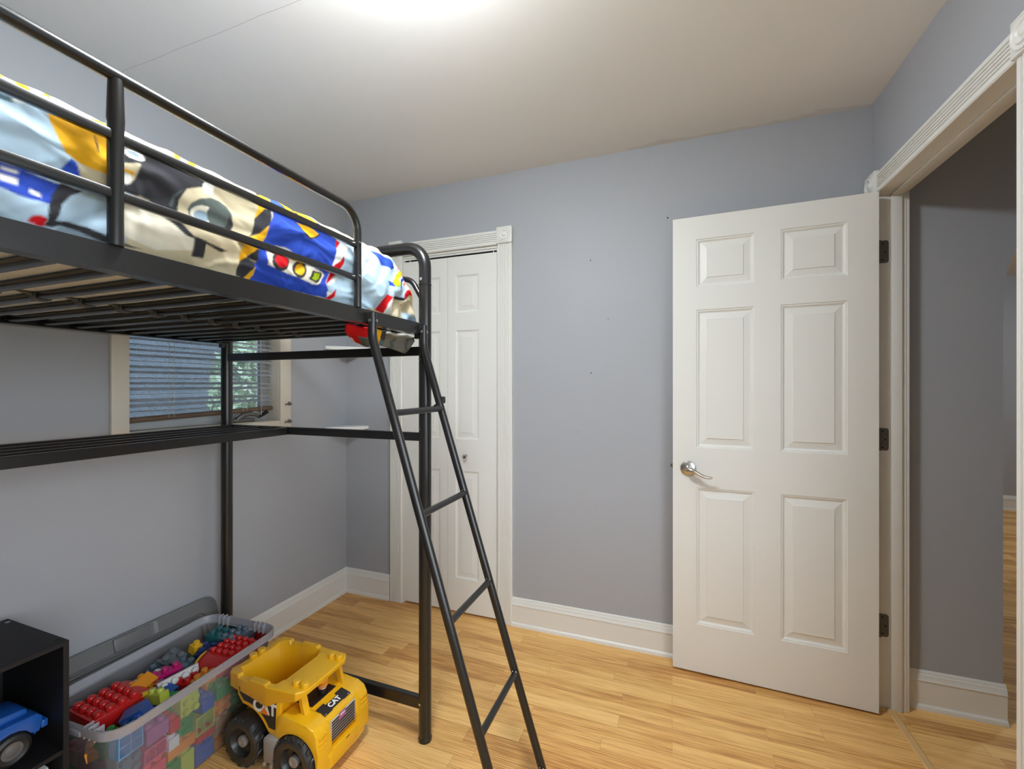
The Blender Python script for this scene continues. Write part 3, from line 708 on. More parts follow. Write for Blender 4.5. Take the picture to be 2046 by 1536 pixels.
PATTERN=[
('BE',(4728,2871,11720,2849,12850,0,4596,264)),
('CW',(3264,2860,3420,2871,3612,2871,3828,2871,4308,2871,4668,2871,4848,2871,5484,2871,6708,2871,6528,2420,5928,2442,4908,2673,4560,2475,4260,2706,3828,2574,3612,2585,3264,2541,3180,2508)),
('Y',(3348,2860,3432,2871,3336,2651,3204,2497)),
('Y',(3456,2805,3564,2871,3612,2761,3576,2497,3468,2409,3432,2519)),
('Y',(3816,2860,3912,2871,3816,2563,3708,2541)),
('Y',(4164,2530,4680,2860,4536,2453,4404,2431)),
('Y',(4860,2871,5028,2871,5052,2860,4836,2761)),
('Y',(5736,2871,5856,2871,5664,2464,5556,2530)),
('Y',(5988,2871,6144,2871,5928,2442,5784,2486)),
('DT',(3108,2156,3252,2134,3432,2178,3300,2057,3156,2013,3084,2002)),
('W',(3312,2156,3444,2200,3468,2167,3312,2090)),
('Y',(3696,2244,4296,2244,4488,2167,4404,1452,4272,1408,3924,1452,3792,1507,3756,1782,3720,1991)),
('K',(4248,2156,4272,2024,4248,1771,4224,1771,4236,1969)),
('B',(3852,1452,3924,1430,3984,1342,3996,1210,3744,1243)),
('BE',(3924,1430,4272,1419,4392,1441,4380,1221,4200,1188,3996,1232)),
('B',(3036,1067,3312,1056,3696,1023,3876,1045,3708,682,3312,671,3048,726)),
('W',(3132,1012,3312,1012,3300,968,3156,968)),
('W',(3120,902,3312,902,3312,814,3144,814)),
('W',(3444,825,3564,803,3564,737,3432,759)),
('K',(3780,1067,4032,1034,3888,902,3804,737,3780,594,3732,462,3684,341,3600,341,3636,528,3684,825)),
('K',(3708,451,3888,495,4128,484,4428,429,4440,308,4248,330,4008,385,3792,407,3684,341)),
('LG',(3792,407,4008,385,4248,330,4452,286,4176,220,3696,264)),
('R',(3396,341,3420,396,3456,440,3540,473,3612,462,3600,341,3540,319)),
('K',(4536,2134,4956,2189,5244,2189,5568,2134,5988,2123,5928,1947,5592,1760,5412,1452,5388,1221,5124,1056,4908,1243,4524,1232,4440,1254)),
('BE',(4464,1705,4812,1848,4716,1595,4608,1386,4440,1331)),
('W',(4932,2013,4884,1958,4824,1914,4740,1892,4668,1892,4620,1925,4596,1980,4608,2035,4644,2090,4716,2145,4800,2178,4872,2178,4932,2145,4944,2079)),
('LB',(4860,2046,4836,2013,4788,1980,4752,1980,4704,1980,4668,1991,4656,2013,4668,2057,4692,2090,4728,2112,4776,2134,4824,2134,4848,2112,4860,2079)),
('W',(4632,1485,4620,1441,4596,1397,4572,1364,4536,1353,4500,1353,4488,1386,4476,1419,4488,1463,4512,1518,4548,1551,4572,1562,4608,1562,4620,1529)),
('Y',(4536,1628,4704,1639,4644,1540,4536,1584)),
('GR',(5232,1287,5304,1507,5568,1760,5484,1661,5352,1474,5292,1276)),
('W',(6180,2101,6168,2013,6132,1936,6084,1859,6024,1815,5976,1804,5928,1826,5904,1881,5904,1947,5940,2035,6000,2112,6060,2167,6120,2189,6168,2167)),
('BE',(6324,1452,6228,1254,6048,1100,5844,1012,5640,990,5484,1056,5400,1177,5400,1342,5496,1529,5664,1694,5880,1815,6096,1848,6264,1793,6348,1650)),
('GR',(6504,1463,6396,1287,6228,1155,6024,1067,5832,1056,5676,1111,5592,1221,5580,1364,5676,1529,5832,1672,6048,1782,6264,1815,6432,1771,6516,1639)),
('K',(6492,1353,6408,1221,6252,1122,6072,1078,5892,1078,5748,1133,5676,1232,5676,1353,5760,1474,5904,1573,6096,1639,6276,1650,6432,1595,6504,1485)),
('GR',(6432,1529,6360,1386,6240,1276,6072,1188,5916,1166,5784,1188,5712,1265,5700,1375,5760,1507,5880,1628,6048,1727,6216,1771,6348,1738,6432,1661)),
('CW',(6132,1419,6084,1320,6000,1243,5892,1188,5784,1166,5688,1177,5628,1232,5616,1309,5664,1408,5748,1485,5856,1551,5976,1573,6072,1562,6120,1496)),
('LG',(5976,1342,5952,1276,5892,1221,5832,1188,5760,1177,5700,1188,5676,1232,5664,1276,5700,1342,5748,1397,5808,1430,5880,1441,5940,1430,5976,1397)),
('CW',(4440,1100,5124,1056,5616,891,5712,605,5064,418,4464,528)),
('K',(5076,1067,5448,1023,5640,858,5952,814,6384,781,6216,715,5844,781,5508,825,5292,968)),
('K',(5640,858,5868,836,5880,495,5640,473)),
('K',(4560,396,4872,352,4572,341)),
('GR',(6408,1518,6372,1386,6300,1265,6204,1188,6096,1144,6000,1166,5940,1232,5928,1342,5952,1463,6024,1584,6132,1683,6252,1727,6348,1716,6396,1639)),
('K',(7524,2871,7692,2871,7932,2871,7692,2871,7308,2475)),
('Y',(7320,2497,7704,2871,7932,2860,7512,2134,7368,2101,7044,1738)),
('K',(7044,1738,7320,2068,7512,2134,7404,1694,7116,1408,6792,1210,6912,1342,7008,1584)),
('Y',(6792,1199,7116,1408,7404,1705,7308,1430,7152,1210,7032,1012,6900,891,6792,770,6648,770,6708,1023)),
('K',(6900,891,7056,1045,7080,748,6816,781)),
('Y',(6648,770,6816,781,6672,638)),
('K',(6660,638,6816,792,7056,715,7008,594,6816,297,6612,308,6624,495)),
('Y',(7020,605,7032,440,6948,308,6804,308)),
('B',(7896,2871,8244,2871,9156,2497,9708,2200,9468,1639,9252,1243,9084,737,9168,550,9156,341,7956,297,6936,297,7044,451,7020,693,7080,770,7056,1001,7164,1221,7308,1430,7392,1705)),
('K',(8136,2871,8568,2871,9192,2497,8928,2354,8436,2442,8088,2365)),
('Y',(8220,2871,8520,2871,8340,2431,8160,2475)),
('Y',(8616,2871,8976,2860,9096,2420,8796,2310,8472,2453)),
('K',(8268,2178,8628,2134,9048,2068,8856,1892,8508,1694,8328,1782)),
('Y',(8196,2618,8400,2695,8424,2365,8652,2178,9000,2079,8832,1936,8532,1771,8412,1837,8328,2046,8208,2365)),
('LGR',(7380,1199,7572,1276,7788,1298,7968,1232,7668,1155)),
('CW',(7260,1045,7416,1056,7896,1056,8424,1045,8952,990,9036,924,8916,704,8796,616,8604,594,8040,671,7596,704,7308,748)),
('K',(7908,979,7884,880,7824,781,7728,715,7608,682,7512,704,7428,759,7404,847,7416,946,7476,1034,7584,1111,7692,1144,7800,1133,7872,1067)),
('R',(7872,935,7836,869,7776,814,7692,781,7608,770,7536,803,7500,858,7488,924,7524,990,7596,1056,7680,1089,7764,1089,7836,1067,7872,1012)),
('K',(8424,924,8412,825,8364,737,8280,671,8184,649,8100,671,8040,737,8004,814,8016,913,8064,1001,8148,1067,8244,1089,8340,1078,8400,1012)),
('Y',(8376,913,8364,847,8328,792,8280,748,8220,737,8160,748,8112,781,8088,836,8100,902,8136,968,8196,1012,8256,1023,8316,1012,8352,968)),
('K',(8592,946,8916,957,8940,891,8868,715,8748,649,8484,704,8556,792)),
('LM',(8640,902,8868,924,8856,792,8736,715,8580,737,8640,814)),
('LB',(9708,2200,10176,2354,12933,2101,13600,1133,10104,88,9156,341,9168,550,9084,737,9252,1243,9468,1639)),
('W',(9804,2134,10188,2112,9780,1672,9492,1342,9264,1243,9468,1639)),
('R',(9648,2156,9828,2134,9552,1804)),
('R',(9804,1705,9684,1397,9516,1166,9264,836,9084,704,9192,1001,9240,1210,9576,1452)),
('W',(9264,836,9540,1023,9444,825,9132,660)),
('W',(9120,517,9336,506,9132,330)),
('R',(9516,682,9408,440,9252,319,9072,330,9312,495)),
('B',(11124,2288,11931,2343,12568,2266,12108,1903,11519,1892)),
('W',(12267,2189,12861,2167,13094,2728)),
('R',(12818,2728,12818,2574,12446,1958,13067,2750)),
('Y',(13076,2717,12775,2266,13103,1947,13330,1584,13526,1287,13486,858,13387,1507,13393,2640,12267,1529)),
('W',(12604,1914,13011,2024,13147,1903,12556,1529)),
('LM',(12408,1540,12370,1463,12306,1386,12202,1320,12108,1298,12027,1298,11972,1342,11958,1397,12000,1474,12054,1540,12162,1606,13197,2794,12358,1650,12408,1617)),
('B',(11762,1430,11986,1419,12081,1287,11819,1287)),
('B',(12332,1430,13295,2618,13387,2596,12319,1265)),
('R',(13295,2618,12741,1529,13393,2563,12508,1254)),
('R',(13236,1782,13274,1705,13309,1639,13330,1584,13399,1760,13030,1100,12829,1023,12685,1045,12627,1133,12639,1243,12753,1397,12963,1617,13164,1870,13197,1837)),
('W',(11833,825,12054,913,12175,385,11577,308)),
('R',(11677,968,11986,924,11720,671,11620,308,11258,352,11433,726)),
('K',(12041,979,12696,1089,13410,1485,13549,1243,11917,792)),
('BE',(12013,880,12615,957,13515,2035,13495,825,12054,319,11903,704))]

def wrinkle(y, s):
    a = .0035 * np.sin(y * 21 + s * 9 + 2.1 * np.sin(s * 13)) * np.clip((.30 - s) * 6, 0, 1)
    a += .0052 * np.sin(s * 47 + 2.5 * np.sin(y * 7.3) + 1.2 * np.sin(y * 17)) * np.exp(-((s - .12) / .12) ** 2)
    a += .0022 * np.sin(y * 61 + 14 * s + 3 * np.sin(s * 31)) * np.sin(s * 25 + y * 11)
    # pinched folds: narrow creases of random heading
    rr = random.Random(11)
    for i in range(90):
        cy, cs_ = rr.uniform(.25, 1.33), rr.uniform(.02, .27); th = rr.uniform(-.9, .9) + (PI / 2 if rr.random() < .35 else 0)
        L_, w_, h_ = rr.uniform(.03, .11), rr.uniform(.004, .010), rr.uniform(.0012, .0034) * rr.choice((-1, 1, 1))
        u = (y - cy) * math.cos(th) + (s - cs_) * math.sin(th); v = -(y - cy) * math.sin(th) + (s - cs_) * math.cos(th) + 8 * u * u * rr.uniform(-.5, .5)
        a += h_ * np.exp(-(u / L_) ** 2 - (v / w_) ** 2)
    foot = np.clip((y - 1.02) / .2, 0, 1)
    a += foot * (.006 * np.sin((s * 52 + y * 26)) * np.exp(-((s - .10) / .09) ** 2) + .003 * np.sin(y * 95 - s * 60))
    return a - .003
def pattern_at(Yq, Sq):
    ps = np.where(Sq > .285, .57 - Sq, Sq)
    ps = np.abs(ps); ps = np.where(ps > .285, .57 - ps, ps); ps = np.abs(ps)
    py = np.where(Yq < .312, .624 - Yq, Yq); py = np.where(py > 1.345, 2.69 - py, py)
    fy, fs = py.ravel(), ps.ravel()
    cf = np.empty((fy.size, 3)); cf[:] = lin(PCOL['LB'])[:3]
    for c, fl in PATTERN:
        P = np.array(fl, float).reshape(-1, 2) / 10000
        q = np.where((fy >= P[:, 0].min()) & (fy <= P[:, 0].max()) & (fs >= P[:, 1].min()) & (fs <= P[:, 1].max()))[0]
        if not len(q): continue
        a, b = fy[q], fs[q]; ins = np.zeros(len(q), bool); n = len(P)
        for i in range(n):
            (y0_, s0), (y1_, s1) = P[i], P[(i + 1) % n]
            if s0 == s1: continue
            ins ^= ((s0 > b) != (s1 > b)) & (a < (y1_ - y0_) * (b - s0) / (s1 - s0) + y0_)
        cf[q[ins]] = lin(PCOL[c])[:3]
    return cf
def build_comforter():
    ys = np.concatenate([np.arange(-.555, .24, .02), np.arange(.24, Y1, .0026), Y1 + (YE - Y1) * np.sin(np.linspace(0, PI / 2, 90))])
    St = CS[-1]
    ss = np.concatenate([np.arange(0, .335, .0026), np.linspace(.34, St, 60)])
    Yg, Sg = np.meshgrid(ys, ss, indexing='ij')
    X, Yv, Z = surf(Yg, Sg)
    e = 1e-3
    xa, _, za = surf(Yg, np.minimum(Sg + e, St)); xb_, _, zb = surf(Yg, np.maximum(Sg - e, 0))
    tx, tz = xa - xb_, za - zb; ln = np.sqrt(tx * tx + tz * tz) + 1e-9
    nx, nz_ = tz / ln, -tx / ln
    w = wrinkle(Yg, Sg)
    X = X + nx * w; Z = Z + nz_ * w
    X = np.minimum(X, -.8535)
    # colour pattern in cloth coordinates (y along the bed, s over the cross-section), averaged over the weave of each cell
    acc = np.zeros((Yg.size, 3)); off = (-.0010, 0, .0010)
    for oy in off:
        for os_ in off:
            acc += pattern_at(Yg + oy, Sg + os_)
    cf = acc / 9
    ny, ns = Yg.shape
    co = np.stack([X, Yv, Z], -1).reshape(-1, 3)
    idx = np.arange(ny * ns).reshape(ny, ns)
    F = np.stack([idx[:-1, :-1], idx[1:, :-1], idx[1:, 1:], idx[:-1, 1:]], -1).reshape(-1, 4)
    me = bpy.data.meshes.new('quilt')
    me.vertices.add(len(co)); me.vertices.foreach_set('co', co.ravel())
    me.loops.add(F.size); me.polygons.add(len(F))
    me.loops.foreach_set('vertex_index', F.ravel().astype(np.int32))
    me.polygons.foreach_set('loop_start', np.arange(0, F.size, 4, dtype=np.int32))
    me.update(calc_edges=True)
    at = me.color_attributes.new('print', 'FLOAT_COLOR', 'POINT')
    at.data.foreach_set('color', np.concatenate([cf, np.ones((len(cf), 1))], 1).ravel())
    me.polygons.foreach_set('use_smooth', np.ones(len(F), bool)); me.validate()
    return me
mc = bpy.data.materials.new('printed cotton'); mc.use_nodes = True; nt = mc.node_tree; b = nt.nodes['Principled BSDF']
vc = nt.nodes.new('ShaderNodeVertexColor'); vc.layer_name = 'print'
nt.links.new(vc.outputs['Color'], b.inputs['Base Color']); b.inputs['Roughness'].default_value = .85; b.inputs['Specular IOR Level'].default_value = .2
geo = nt.nodes.new('ShaderNodeNewGeometry')
n1 = nt.nodes.new('ShaderNodeTexNoise'); n1.inputs['Scale'].default_value = 20; n1.inputs['Detail'].default_value = 3; n1.inputs['Distortion'].default_value = .6
nt.links.new(geo.outputs['Position'], n1.inputs['Vector'])
bp = nt.nodes.new('ShaderNodeBump'); bp.inputs['Strength'].default_value = .35; bp.inputs['Distance'].default_value = .006
nt.links.new(n1.outputs['Fac'], bp.inputs['Height']); nt.links.new(bp.outputs[0], b.inputs['Normal'])
cf_ = thing('comforter', 'comforter printed with big robots in yellow, blue, beige and black on the loft bed', 'comforter', (-1.35, .36, 1.50), world=True)
qo = bpy.data.objects.new('quilt', build_comforter()); COL.objects.link(qo); qo.data.materials.append(mc); qo.parent = cf_; qo.location = -Vector(cf_['_wb'])
# corner folds of the comforter poking out under the frame
def drape(name, rows, colf, label=None):
    """rows: list of 3-D polylines (top to bottom) resampled into a grid with folds"""
    bm = BM(); n = 26; lay = bm.loops.layers.float_color.new('print')
    R = []
    for r in rows:
        r = [Vector(p) for p in r]; d = [0]
        for a, b_ in zip(r[:-1], r[1:]): d.append(d[-1] + (b_ - a).length)
        q = []
        for i in range(n):
            t_ = d[-1] * i / (n - 1); j = max(k for k in range(len(d)) if d[k] <= t_ + 1e-9); j = min(j, len(r) - 2)
            q.append(r[j].lerp(r[j + 1], (t_ - d[j]) / max(1e-6, d[j + 1] - d[j])))
        R.append(q)
    m_ = 16; G = []
    for i in range(m_):
        t_ = i / (m_ - 1) * (len(R) - 1); j = min(int(t_), len(R) - 2); f = t_ - j
        G.append([bm.verts.new(R[j][k].lerp(R[j + 1][k], f) + Vector((.003 * math.sin(k * .42 + i * .3) * f, .002 * math.sin(k * .3 + 2), .0015 * math.sin(k * .5)))) for k in range(n)])
    for i in range(m_ - 1):
        for k in range(n - 1):
            f = bm.faces.new((G[i][k], G[i][k + 1], G[i + 1][k + 1], G[i + 1][k]))
            for lp, (a, b_) in zip(f.loops, ((i, k), (i, k + 1), (i + 1, k + 1), (i + 1, k))):
                lp[lay] = lin(PCOL[colf(b_ / (n - 1), a / (m_ - 1))])
    o = obj(name, bm, mc, cf_, True, 80)
    so = o.modifiers.new('th', 'SOLIDIFY'); so.thickness = .006; so.offset = -1
    return o
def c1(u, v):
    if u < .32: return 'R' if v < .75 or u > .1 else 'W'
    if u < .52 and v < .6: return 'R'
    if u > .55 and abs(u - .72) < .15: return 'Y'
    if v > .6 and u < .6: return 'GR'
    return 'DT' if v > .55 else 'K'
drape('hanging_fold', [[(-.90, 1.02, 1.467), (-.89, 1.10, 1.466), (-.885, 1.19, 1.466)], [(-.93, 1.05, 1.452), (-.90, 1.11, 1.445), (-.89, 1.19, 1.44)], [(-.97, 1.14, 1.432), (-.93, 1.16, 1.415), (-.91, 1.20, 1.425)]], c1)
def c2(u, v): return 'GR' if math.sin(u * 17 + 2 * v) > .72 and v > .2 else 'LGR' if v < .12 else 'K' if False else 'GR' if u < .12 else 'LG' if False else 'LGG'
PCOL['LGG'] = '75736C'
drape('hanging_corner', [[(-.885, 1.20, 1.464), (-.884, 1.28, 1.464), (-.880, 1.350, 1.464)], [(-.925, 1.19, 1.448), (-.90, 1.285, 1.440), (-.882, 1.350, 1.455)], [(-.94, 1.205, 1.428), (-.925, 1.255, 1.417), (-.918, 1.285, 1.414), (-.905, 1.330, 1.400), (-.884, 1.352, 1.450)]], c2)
# ------------------------------------------------------------------ cube shelf under the bed
SX0, SX1, SY0, SY1, SZ = -1.872, -1.556, .105, .695, .585
cs = thing('cube_shelf', 'black cube shelf under the loft bed holding a blue toy jeep', 'shelf', (-1.71, .40, 0), world=True)
T = .0125
bm = BM(); box(bm, SX0, SX1, SY0, SY1, SZ - T, SZ, .0012, 1); tp = obj('top_panel', bm, M_black_board, cs)
for x, y, m_ in ((SX0 + .03, SY1 - .012, mat('grey cap', (.35, .35, .36), .4)), (SX1 - .03, SY1 - .012, M_dark)):
    bm = BM(); lathe(bm, [(.0055, SZ), (.0055, SZ + .0006), (.001, SZ + .0006)], (x, y, 0), 'z', 12); sub('cam_cap', bm, m_, tp)
for y in (SY0, (SY0 + SY1 - T) / 2, SY1 - T):
    bm = BM(); box(bm, SX0, SX1 - .0005, y, y + T, .0, SZ - T, .0008, 1); obj('side_panel', bm, M_black_board, cs)
for z in (.0, .280):
    bm = BM(); box(bm, SX0, SX1 - .001, SY0 + T, SY1 - T, z, z + .0115, .0008, 1); obj('shelf_panel', bm, M_black_board, cs)
bm = BM(); box(bm, SX0, SX0 + .004, SY0 + .003, SY1 - .003, .004, SZ - T); obj('back_panel', bm, M_black_board, cs, False)
wb = thing('storage_box', 'white fabric storage box in the lower cubby of the black shelf', 'box', (-1.71, .54, .0115), world=True)
bm = BM(); box(bm, -1.86, -1.578, .418, .664, .0117, .255, .006); obj('box_body', bm, mat('white fabric', 'DADBD8', .85, bump=.2, bscale=500), wb)
bm = BM(); tube(bm, fillet([(-1.577, .49, .17), (-1.565, .49, .13), (-1.565, .59, .13), (-1.577, .59, .17)], .02, 4), .004, 8); obj('handle', bm, mat('grey webbing', (.3, .3, .3), .8), wb)

# blue toy jeep, nose towards +y
jp = thing('toy_jeep', 'blue plastic toy jeep with chunky black tyres inside the black cube shelf', 'toy car', (-1.68, .53, .2915))
M_blue = mat('blue toy plastic', (.012, .10, .42), .32, coat=.2)
bm = BM()
side = [(-.16, .035), (.085, .035), (.09, .06), (.125, .065), (.137, .085), (.135, .105), (.12, .121), (.03, .128), (-.16, .128)]
arch_f = lambda cy: [(cy + .047 * math.cos(a), .04 + .047 * math.sin(a)) for a in np.linspace(PI * .98, .02 * PI, 9)]
prof = [(-.165, .05), (-.150, .045)] + arch_f(-.085) + [(-.03, .043), (.02, .043)] + arch_f(.075) + [(.126, .055), (.138, .07), (.137, .09), (.125, .103), (.025, .108), (-.165, .108)]
prism(bm, [(p[0], p[1]) for p in prof], 'x', -.062, .062, .004)
bd = obj('car_body', bm, M_blue, jp)
bm = BM(); prism(bm, [(.02, .105), (.118, .103), (.112, .124), (.02, .132)], 'x', -.046, .046, .008); obj('hood', bm, M_blue, jp)
bm = BM(); prism(bm, [(-.15, .105), (.015, .105), (-.005, .180), (-.14, .180)], 'x', -.05, .05, .008); cb = obj('cab', bm, M_blue, jp)
bm = BM(); box(bm, .0495, .0515, -.12, -.02, .125, .168, .002); sub('window', bm, mat('black glass', (.01, .01, .01), .1), cb)
bm = BM(); box(bm, -.06, .06, .134, .15, .052, .074, .005); obj('bumper', bm, M_blue, jp)
M_tyre = mat('black toy tyre', (.022, .021, .020), .5, bump=.1, bscale=90)
M_hubg = mat('grey hub plastic', (.13, .125, .125), .4)
for sx in (-1, 1):
    for cy in (-.085, .075):
        bm = BM(); x0 = sx * .040
        lathe(bm, [(.022, .030), (.030, .034), (.037, .030), (.040, .022), (.040, .006), (.037, 0), (.012, 0)], (0, 0, 0), 'x', 28)
        for v in bm.verts: v.co = Vector((x0 + sx * v.co.x, cy + v.co.y, .0405 + v.co.z))
        wh = obj('wheel', bm, M_tyre, jp)
        bm = BM(); lathe(bm, [(.021, .0305), (.017, .029), (.012, .032), (.001, .0325)], (0, 0, 0), 'x', 20)
        for v in bm.verts: v.co = Vector((x0 + sx * v.co.x, cy + v.co.y, .0405 + v.co.z))
        sub('hub_cap', bm, M_hubg, wh)

# ------------------------------------------------------------------ clear storage bin
BC = Vector((-1.645, 1.010, 0)); BR = math.radians(3.3); BW, BL, BH = .372, .580, .320
mp_ = bpy.data.materials.new('clear frosted plastic'); mp_.use_nodes = True; nt = mp_.node_tree; N = nt.nodes; Lk = nt.links
N.remove(N['Principled BSDF']); out = N['Material Output']
tr = N.new('ShaderNodeBsdfTransparent'); tr.inputs[0].default_value = (.94, .95, .96, 1)
df = N.new('ShaderNodeBsdfDiffuse'); df.inputs[0].default_value = (.84, .84, .92, 1)
tl = N.new('ShaderNodeBsdfTranslucent'); tl.inputs[0].default_value = (.86, .86, .94, 1)
ad = N.new('ShaderNodeMixShader'); ad.inputs[0].default_value = .4; Lk.new(df.outputs[0], ad.inputs[1]); Lk.new(tl.outputs[0], ad.inputs[2])
mx1 = N.new('ShaderNodeMixShader'); mx1.inputs[0].default_value = .20; Lk.new(tr.outputs[0], mx1.inputs[1]); Lk.new(ad.outputs[0], mx1.inputs[2])
gl = N.new('ShaderNodeBsdfGlossy'); gl.inputs['Roughness'].default_value = .18
fr = N.new('ShaderNodeFresnel'); fr.inputs[0].default_value = 1.35
mx2 = N.new('ShaderNodeMixShader'); Lk.new(fr.outputs[0], mx2.inputs[0]); Lk.new(mx1.outputs[0], mx2.inputs[1]); Lk.new(gl.outputs[0], mx2.inputs[2]); Lk.new(mx2.outputs[0], out.inputs[0])
mr_ = mp_.copy(); mr_.name = 'thick frosted plastic rim'
for n in mr_.node_tree.nodes:
    if n.type == 'MIX_SHADER' and n.outputs[0].links and n.outputs[0].links[0].to_node.type == 'MIX_SHADER' and not n.inputs[0].links and abs(n.inputs[0].default_value - .20) < .01: n.inputs[0].default_value = .46
def rrect(w, l, r, z, n=7):
    P = []
    for cx, cy, a0 in ((w / 2 - r, l / 2 - r, 0), (-w / 2 + r, l / 2 - r, PI / 2), (-w / 2 + r, -l / 2 + r, PI), (w / 2 - r, -l / 2 + r, 1.5 * PI)):
        for k in range(n + 1):
            a = a0 + PI / 2 * k / n; P.append(Vector((cx + r * math.cos(a), cy + r * math.sin(a), z)))
    return P
bn = thing('storage_bin', 'clear plastic storage bin full of toy building blocks under the loft bed', 'bin', BC, BR)
bm = BM(); R_ = .055
loft(bm, [rrect(BW - .085, BL - .085, R_ - .02, .002), rrect(BW - .070, BL - .070, R_ - .015, .006), rrect(BW - .030, BL - .030, R_ - .005, BH - .030)], True, True, False)
obj('bin_body', bm, mp_, bn)
bm = BM()
loft(bm, [rrect(BW - .030, BL - .030, R_ - .005, BH - .030), rrect(BW - .024, BL - .024, R_ - .003, BH - .028), rrect(BW, BL, R_ + .005, BH - .026), rrect(BW + .002, BL + .002, R_ + .006, BH - .004), rrect(BW - .004, BL - .004, R_ + .004, BH),
          rrect(BW - .012, BL - .012, R_ + .002, BH), rrect(BW - .016, BL - .016, R_, BH - .004), rrect(BW - .024, BL - .024, R_ - .002, BH - .026)], True, False, False)
obj('bin_rim', bm, mr_, bn)
for s in (-1, 1):
    bm = BM()
    for k in range(3):
        x = .070 + k * .022
        box(bm, x, x + .004, s * (BL / 2 - .012) - .012, s * (BL / 2 - .012) + .014, BH - .034, BH + .005 - abs(k - 1) * .002, .0015, 1)
        box(bm, -x - .004, -x, s * (BL / 2 - .012) - .012, s * (BL / 2 - .012) + .014, BH - .034, BH + .005 - abs(k - 1) * .002, .0015, 1)
    box(bm, -.062, .062, s * (BL / 2) - .004, s * (BL / 2) + .012, BH - .03, BH - .012, .004)
    obj('bin_handle', bm, mr_, bn)

# grey lid leaning on the wall behind the bin
ld = thing('bin_lid', 'grey plastic bin lid leaning against the wall behind the clear bin', 'lid', (-1.86, 1.045, 0), world=True)
A0, A1 = Vector((-1.825, 0, .004)), Vector((-1.917, 0, .362)); up = (A1 - A0); Lw = up.length; up.normalize(); nrm = Vector((-up.z, 0, up.x)) * -1
def LP(u, v, d): # u along y (0..Ll), v up, d out of the face (towards room)
    return Vector((A0.x, .735, A0.z)) + Vector((0, 1, 0)) * u + up * v + nrm * d
Ll = .612
bm = BM()
def lrect(ins, d, r):
    return [LP(Ll / 2 + p.y, Lw / 2 + p.x, d) for p in rrect(Lw - 2 * ins, Ll - 2 * ins, r, 0)]
loft(bm, [lrect(0, -.006, .05), lrect(-.001, .010, .051), lrect(.004, .0125, .047), lrect(.052, .0125, .032), lrect(.055, .007, .030), lrect(.060, .0065, .028), lrect(.064, .0115, .026), lrect(.071, .0118, .024), lrect(.076, .002, .02), lrect(.30 * Lw, .002, .02)], True, True, True)
M_lid = mat('grey lid plastic', (.15, .15, .152), .38, bump=.05, bscale=150)
obj('lid_panel', bm, M_lid, ld)
bm = BM()
for u in (.24, .365):
    prism_pts = [LP(u, Lw - .003, .013), LP(u + .012, Lw - .006, .018), LP(u + .012, Lw - .045, .018), LP(u, Lw - .05, .013)]
    vs = [bm.verts.new(p) for p in prism_pts]; bm.faces.new(vs)
M0 = frame_M(LP(.30, Lw - .028, .0125), (0, 1, 0), up)
box(bm, -.065, .055, -.024, .024, -.004, .006, .004, 2, M0)
obj('lid_latch', bm, M_lid, ld)

# ------------------------------------------------------------------ toy building blocks
U = .0315
BCOL = {'red': (.55, .012, .012), 'blue': (.02, .10, .40), 'sky': (.16, .36, .62), 'green': (.02, .27, .05), 'lime': (.50, .58, .08), 'yellow': (.72, .42, .02), 'orange': (.75, .28, .02), 'pink': (.68, .10, .25),
        'magenta': (.45, .005, .14), 'purple': (.35, .10, .28), 'white': (.72, .72, .72), 'grey': (.12, .14, .16), 'teal': (.02, .12, .14), 'tan': (.62, .38, .14), 'navy': (.02, .04, .16), 'slate': (.10, .15, .20), 'rose': (.70, .08, .12), 'pale pink': (.75, .40, .50)}
BMAT = {k: mat(k + ' block plastic', v, .28, coat=.2) for k, v in BCOL.items()}
MESHES = {}
def brick_mesh(nx, ny, h, top=True):
    key = (nx, ny, h, top)
    if key in MESHES: return MESHES[key]
    bm = BM(); W, L = nx * U - .0006, ny * U - .0006; t = .003
    # hollow shell: outer box without bottom, inner cavity, dividing walls
    o = [(-W / 2, -L / 2), (W / 2, -L / 2), (W / 2, L / 2), (-W / 2, L / 2)]; i_ = [(math.copysign(abs(x) - t, x), math.copysign(abs(y) - t, y)) for x, y in o]
    loft(bm, [[(x, y, h - .004) for x, y in i_], [(x, y, 0) for x, y in i_], [(x, y, 0) for x, y in o], [(x, y, h - .0015) for x, y in o], [(x * .975, y * .975, h) for x, y in o]], True, True, True)
    for a in range(1, nx): box(bm, -W / 2 + a * W / nx - .001, -W / 2 + a * W / nx + .001, -L / 2 + t, L / 2 - t, .001, h - .004)
    for a in range(1, ny): box(bm, -W / 2 + t, W / 2 - t, -L / 2 + a * L / ny - .001, -L / 2 + a * L / ny + .001, .001, h - .004)
    me = bpy.data.meshes.new('body'); bmesh.ops.recalc_face_normals(bm, faces=bm.faces); bm.to_mesh(me); bm.free()
    me2 = None
    if top:
        bm = BM()
        for a in range(nx):
            for b_ in range(ny):
                lathe(bm, [(.0108, h - .001), (.0108, h + .010), (.0095, h + .0125), (.006, h + .0135), (.0005, h + .0136)], (-W / 2 + (a + .5) * W / nx, -L / 2 + (b_ + .5) * L / ny, 0), 'z', 16, False)
        bmesh.ops.recalc_face_normals(bm, faces=bm.faces)
        me2 = bpy.data.meshes.new('studs'); bm.to_mesh(me2); bm.free()
        for p in me2.polygons: p.use_smooth = True
        me2.set_sharp_from_angle(angle=math.radians(40))
    MESHES[key] = (me, me2); return MESHES[key]
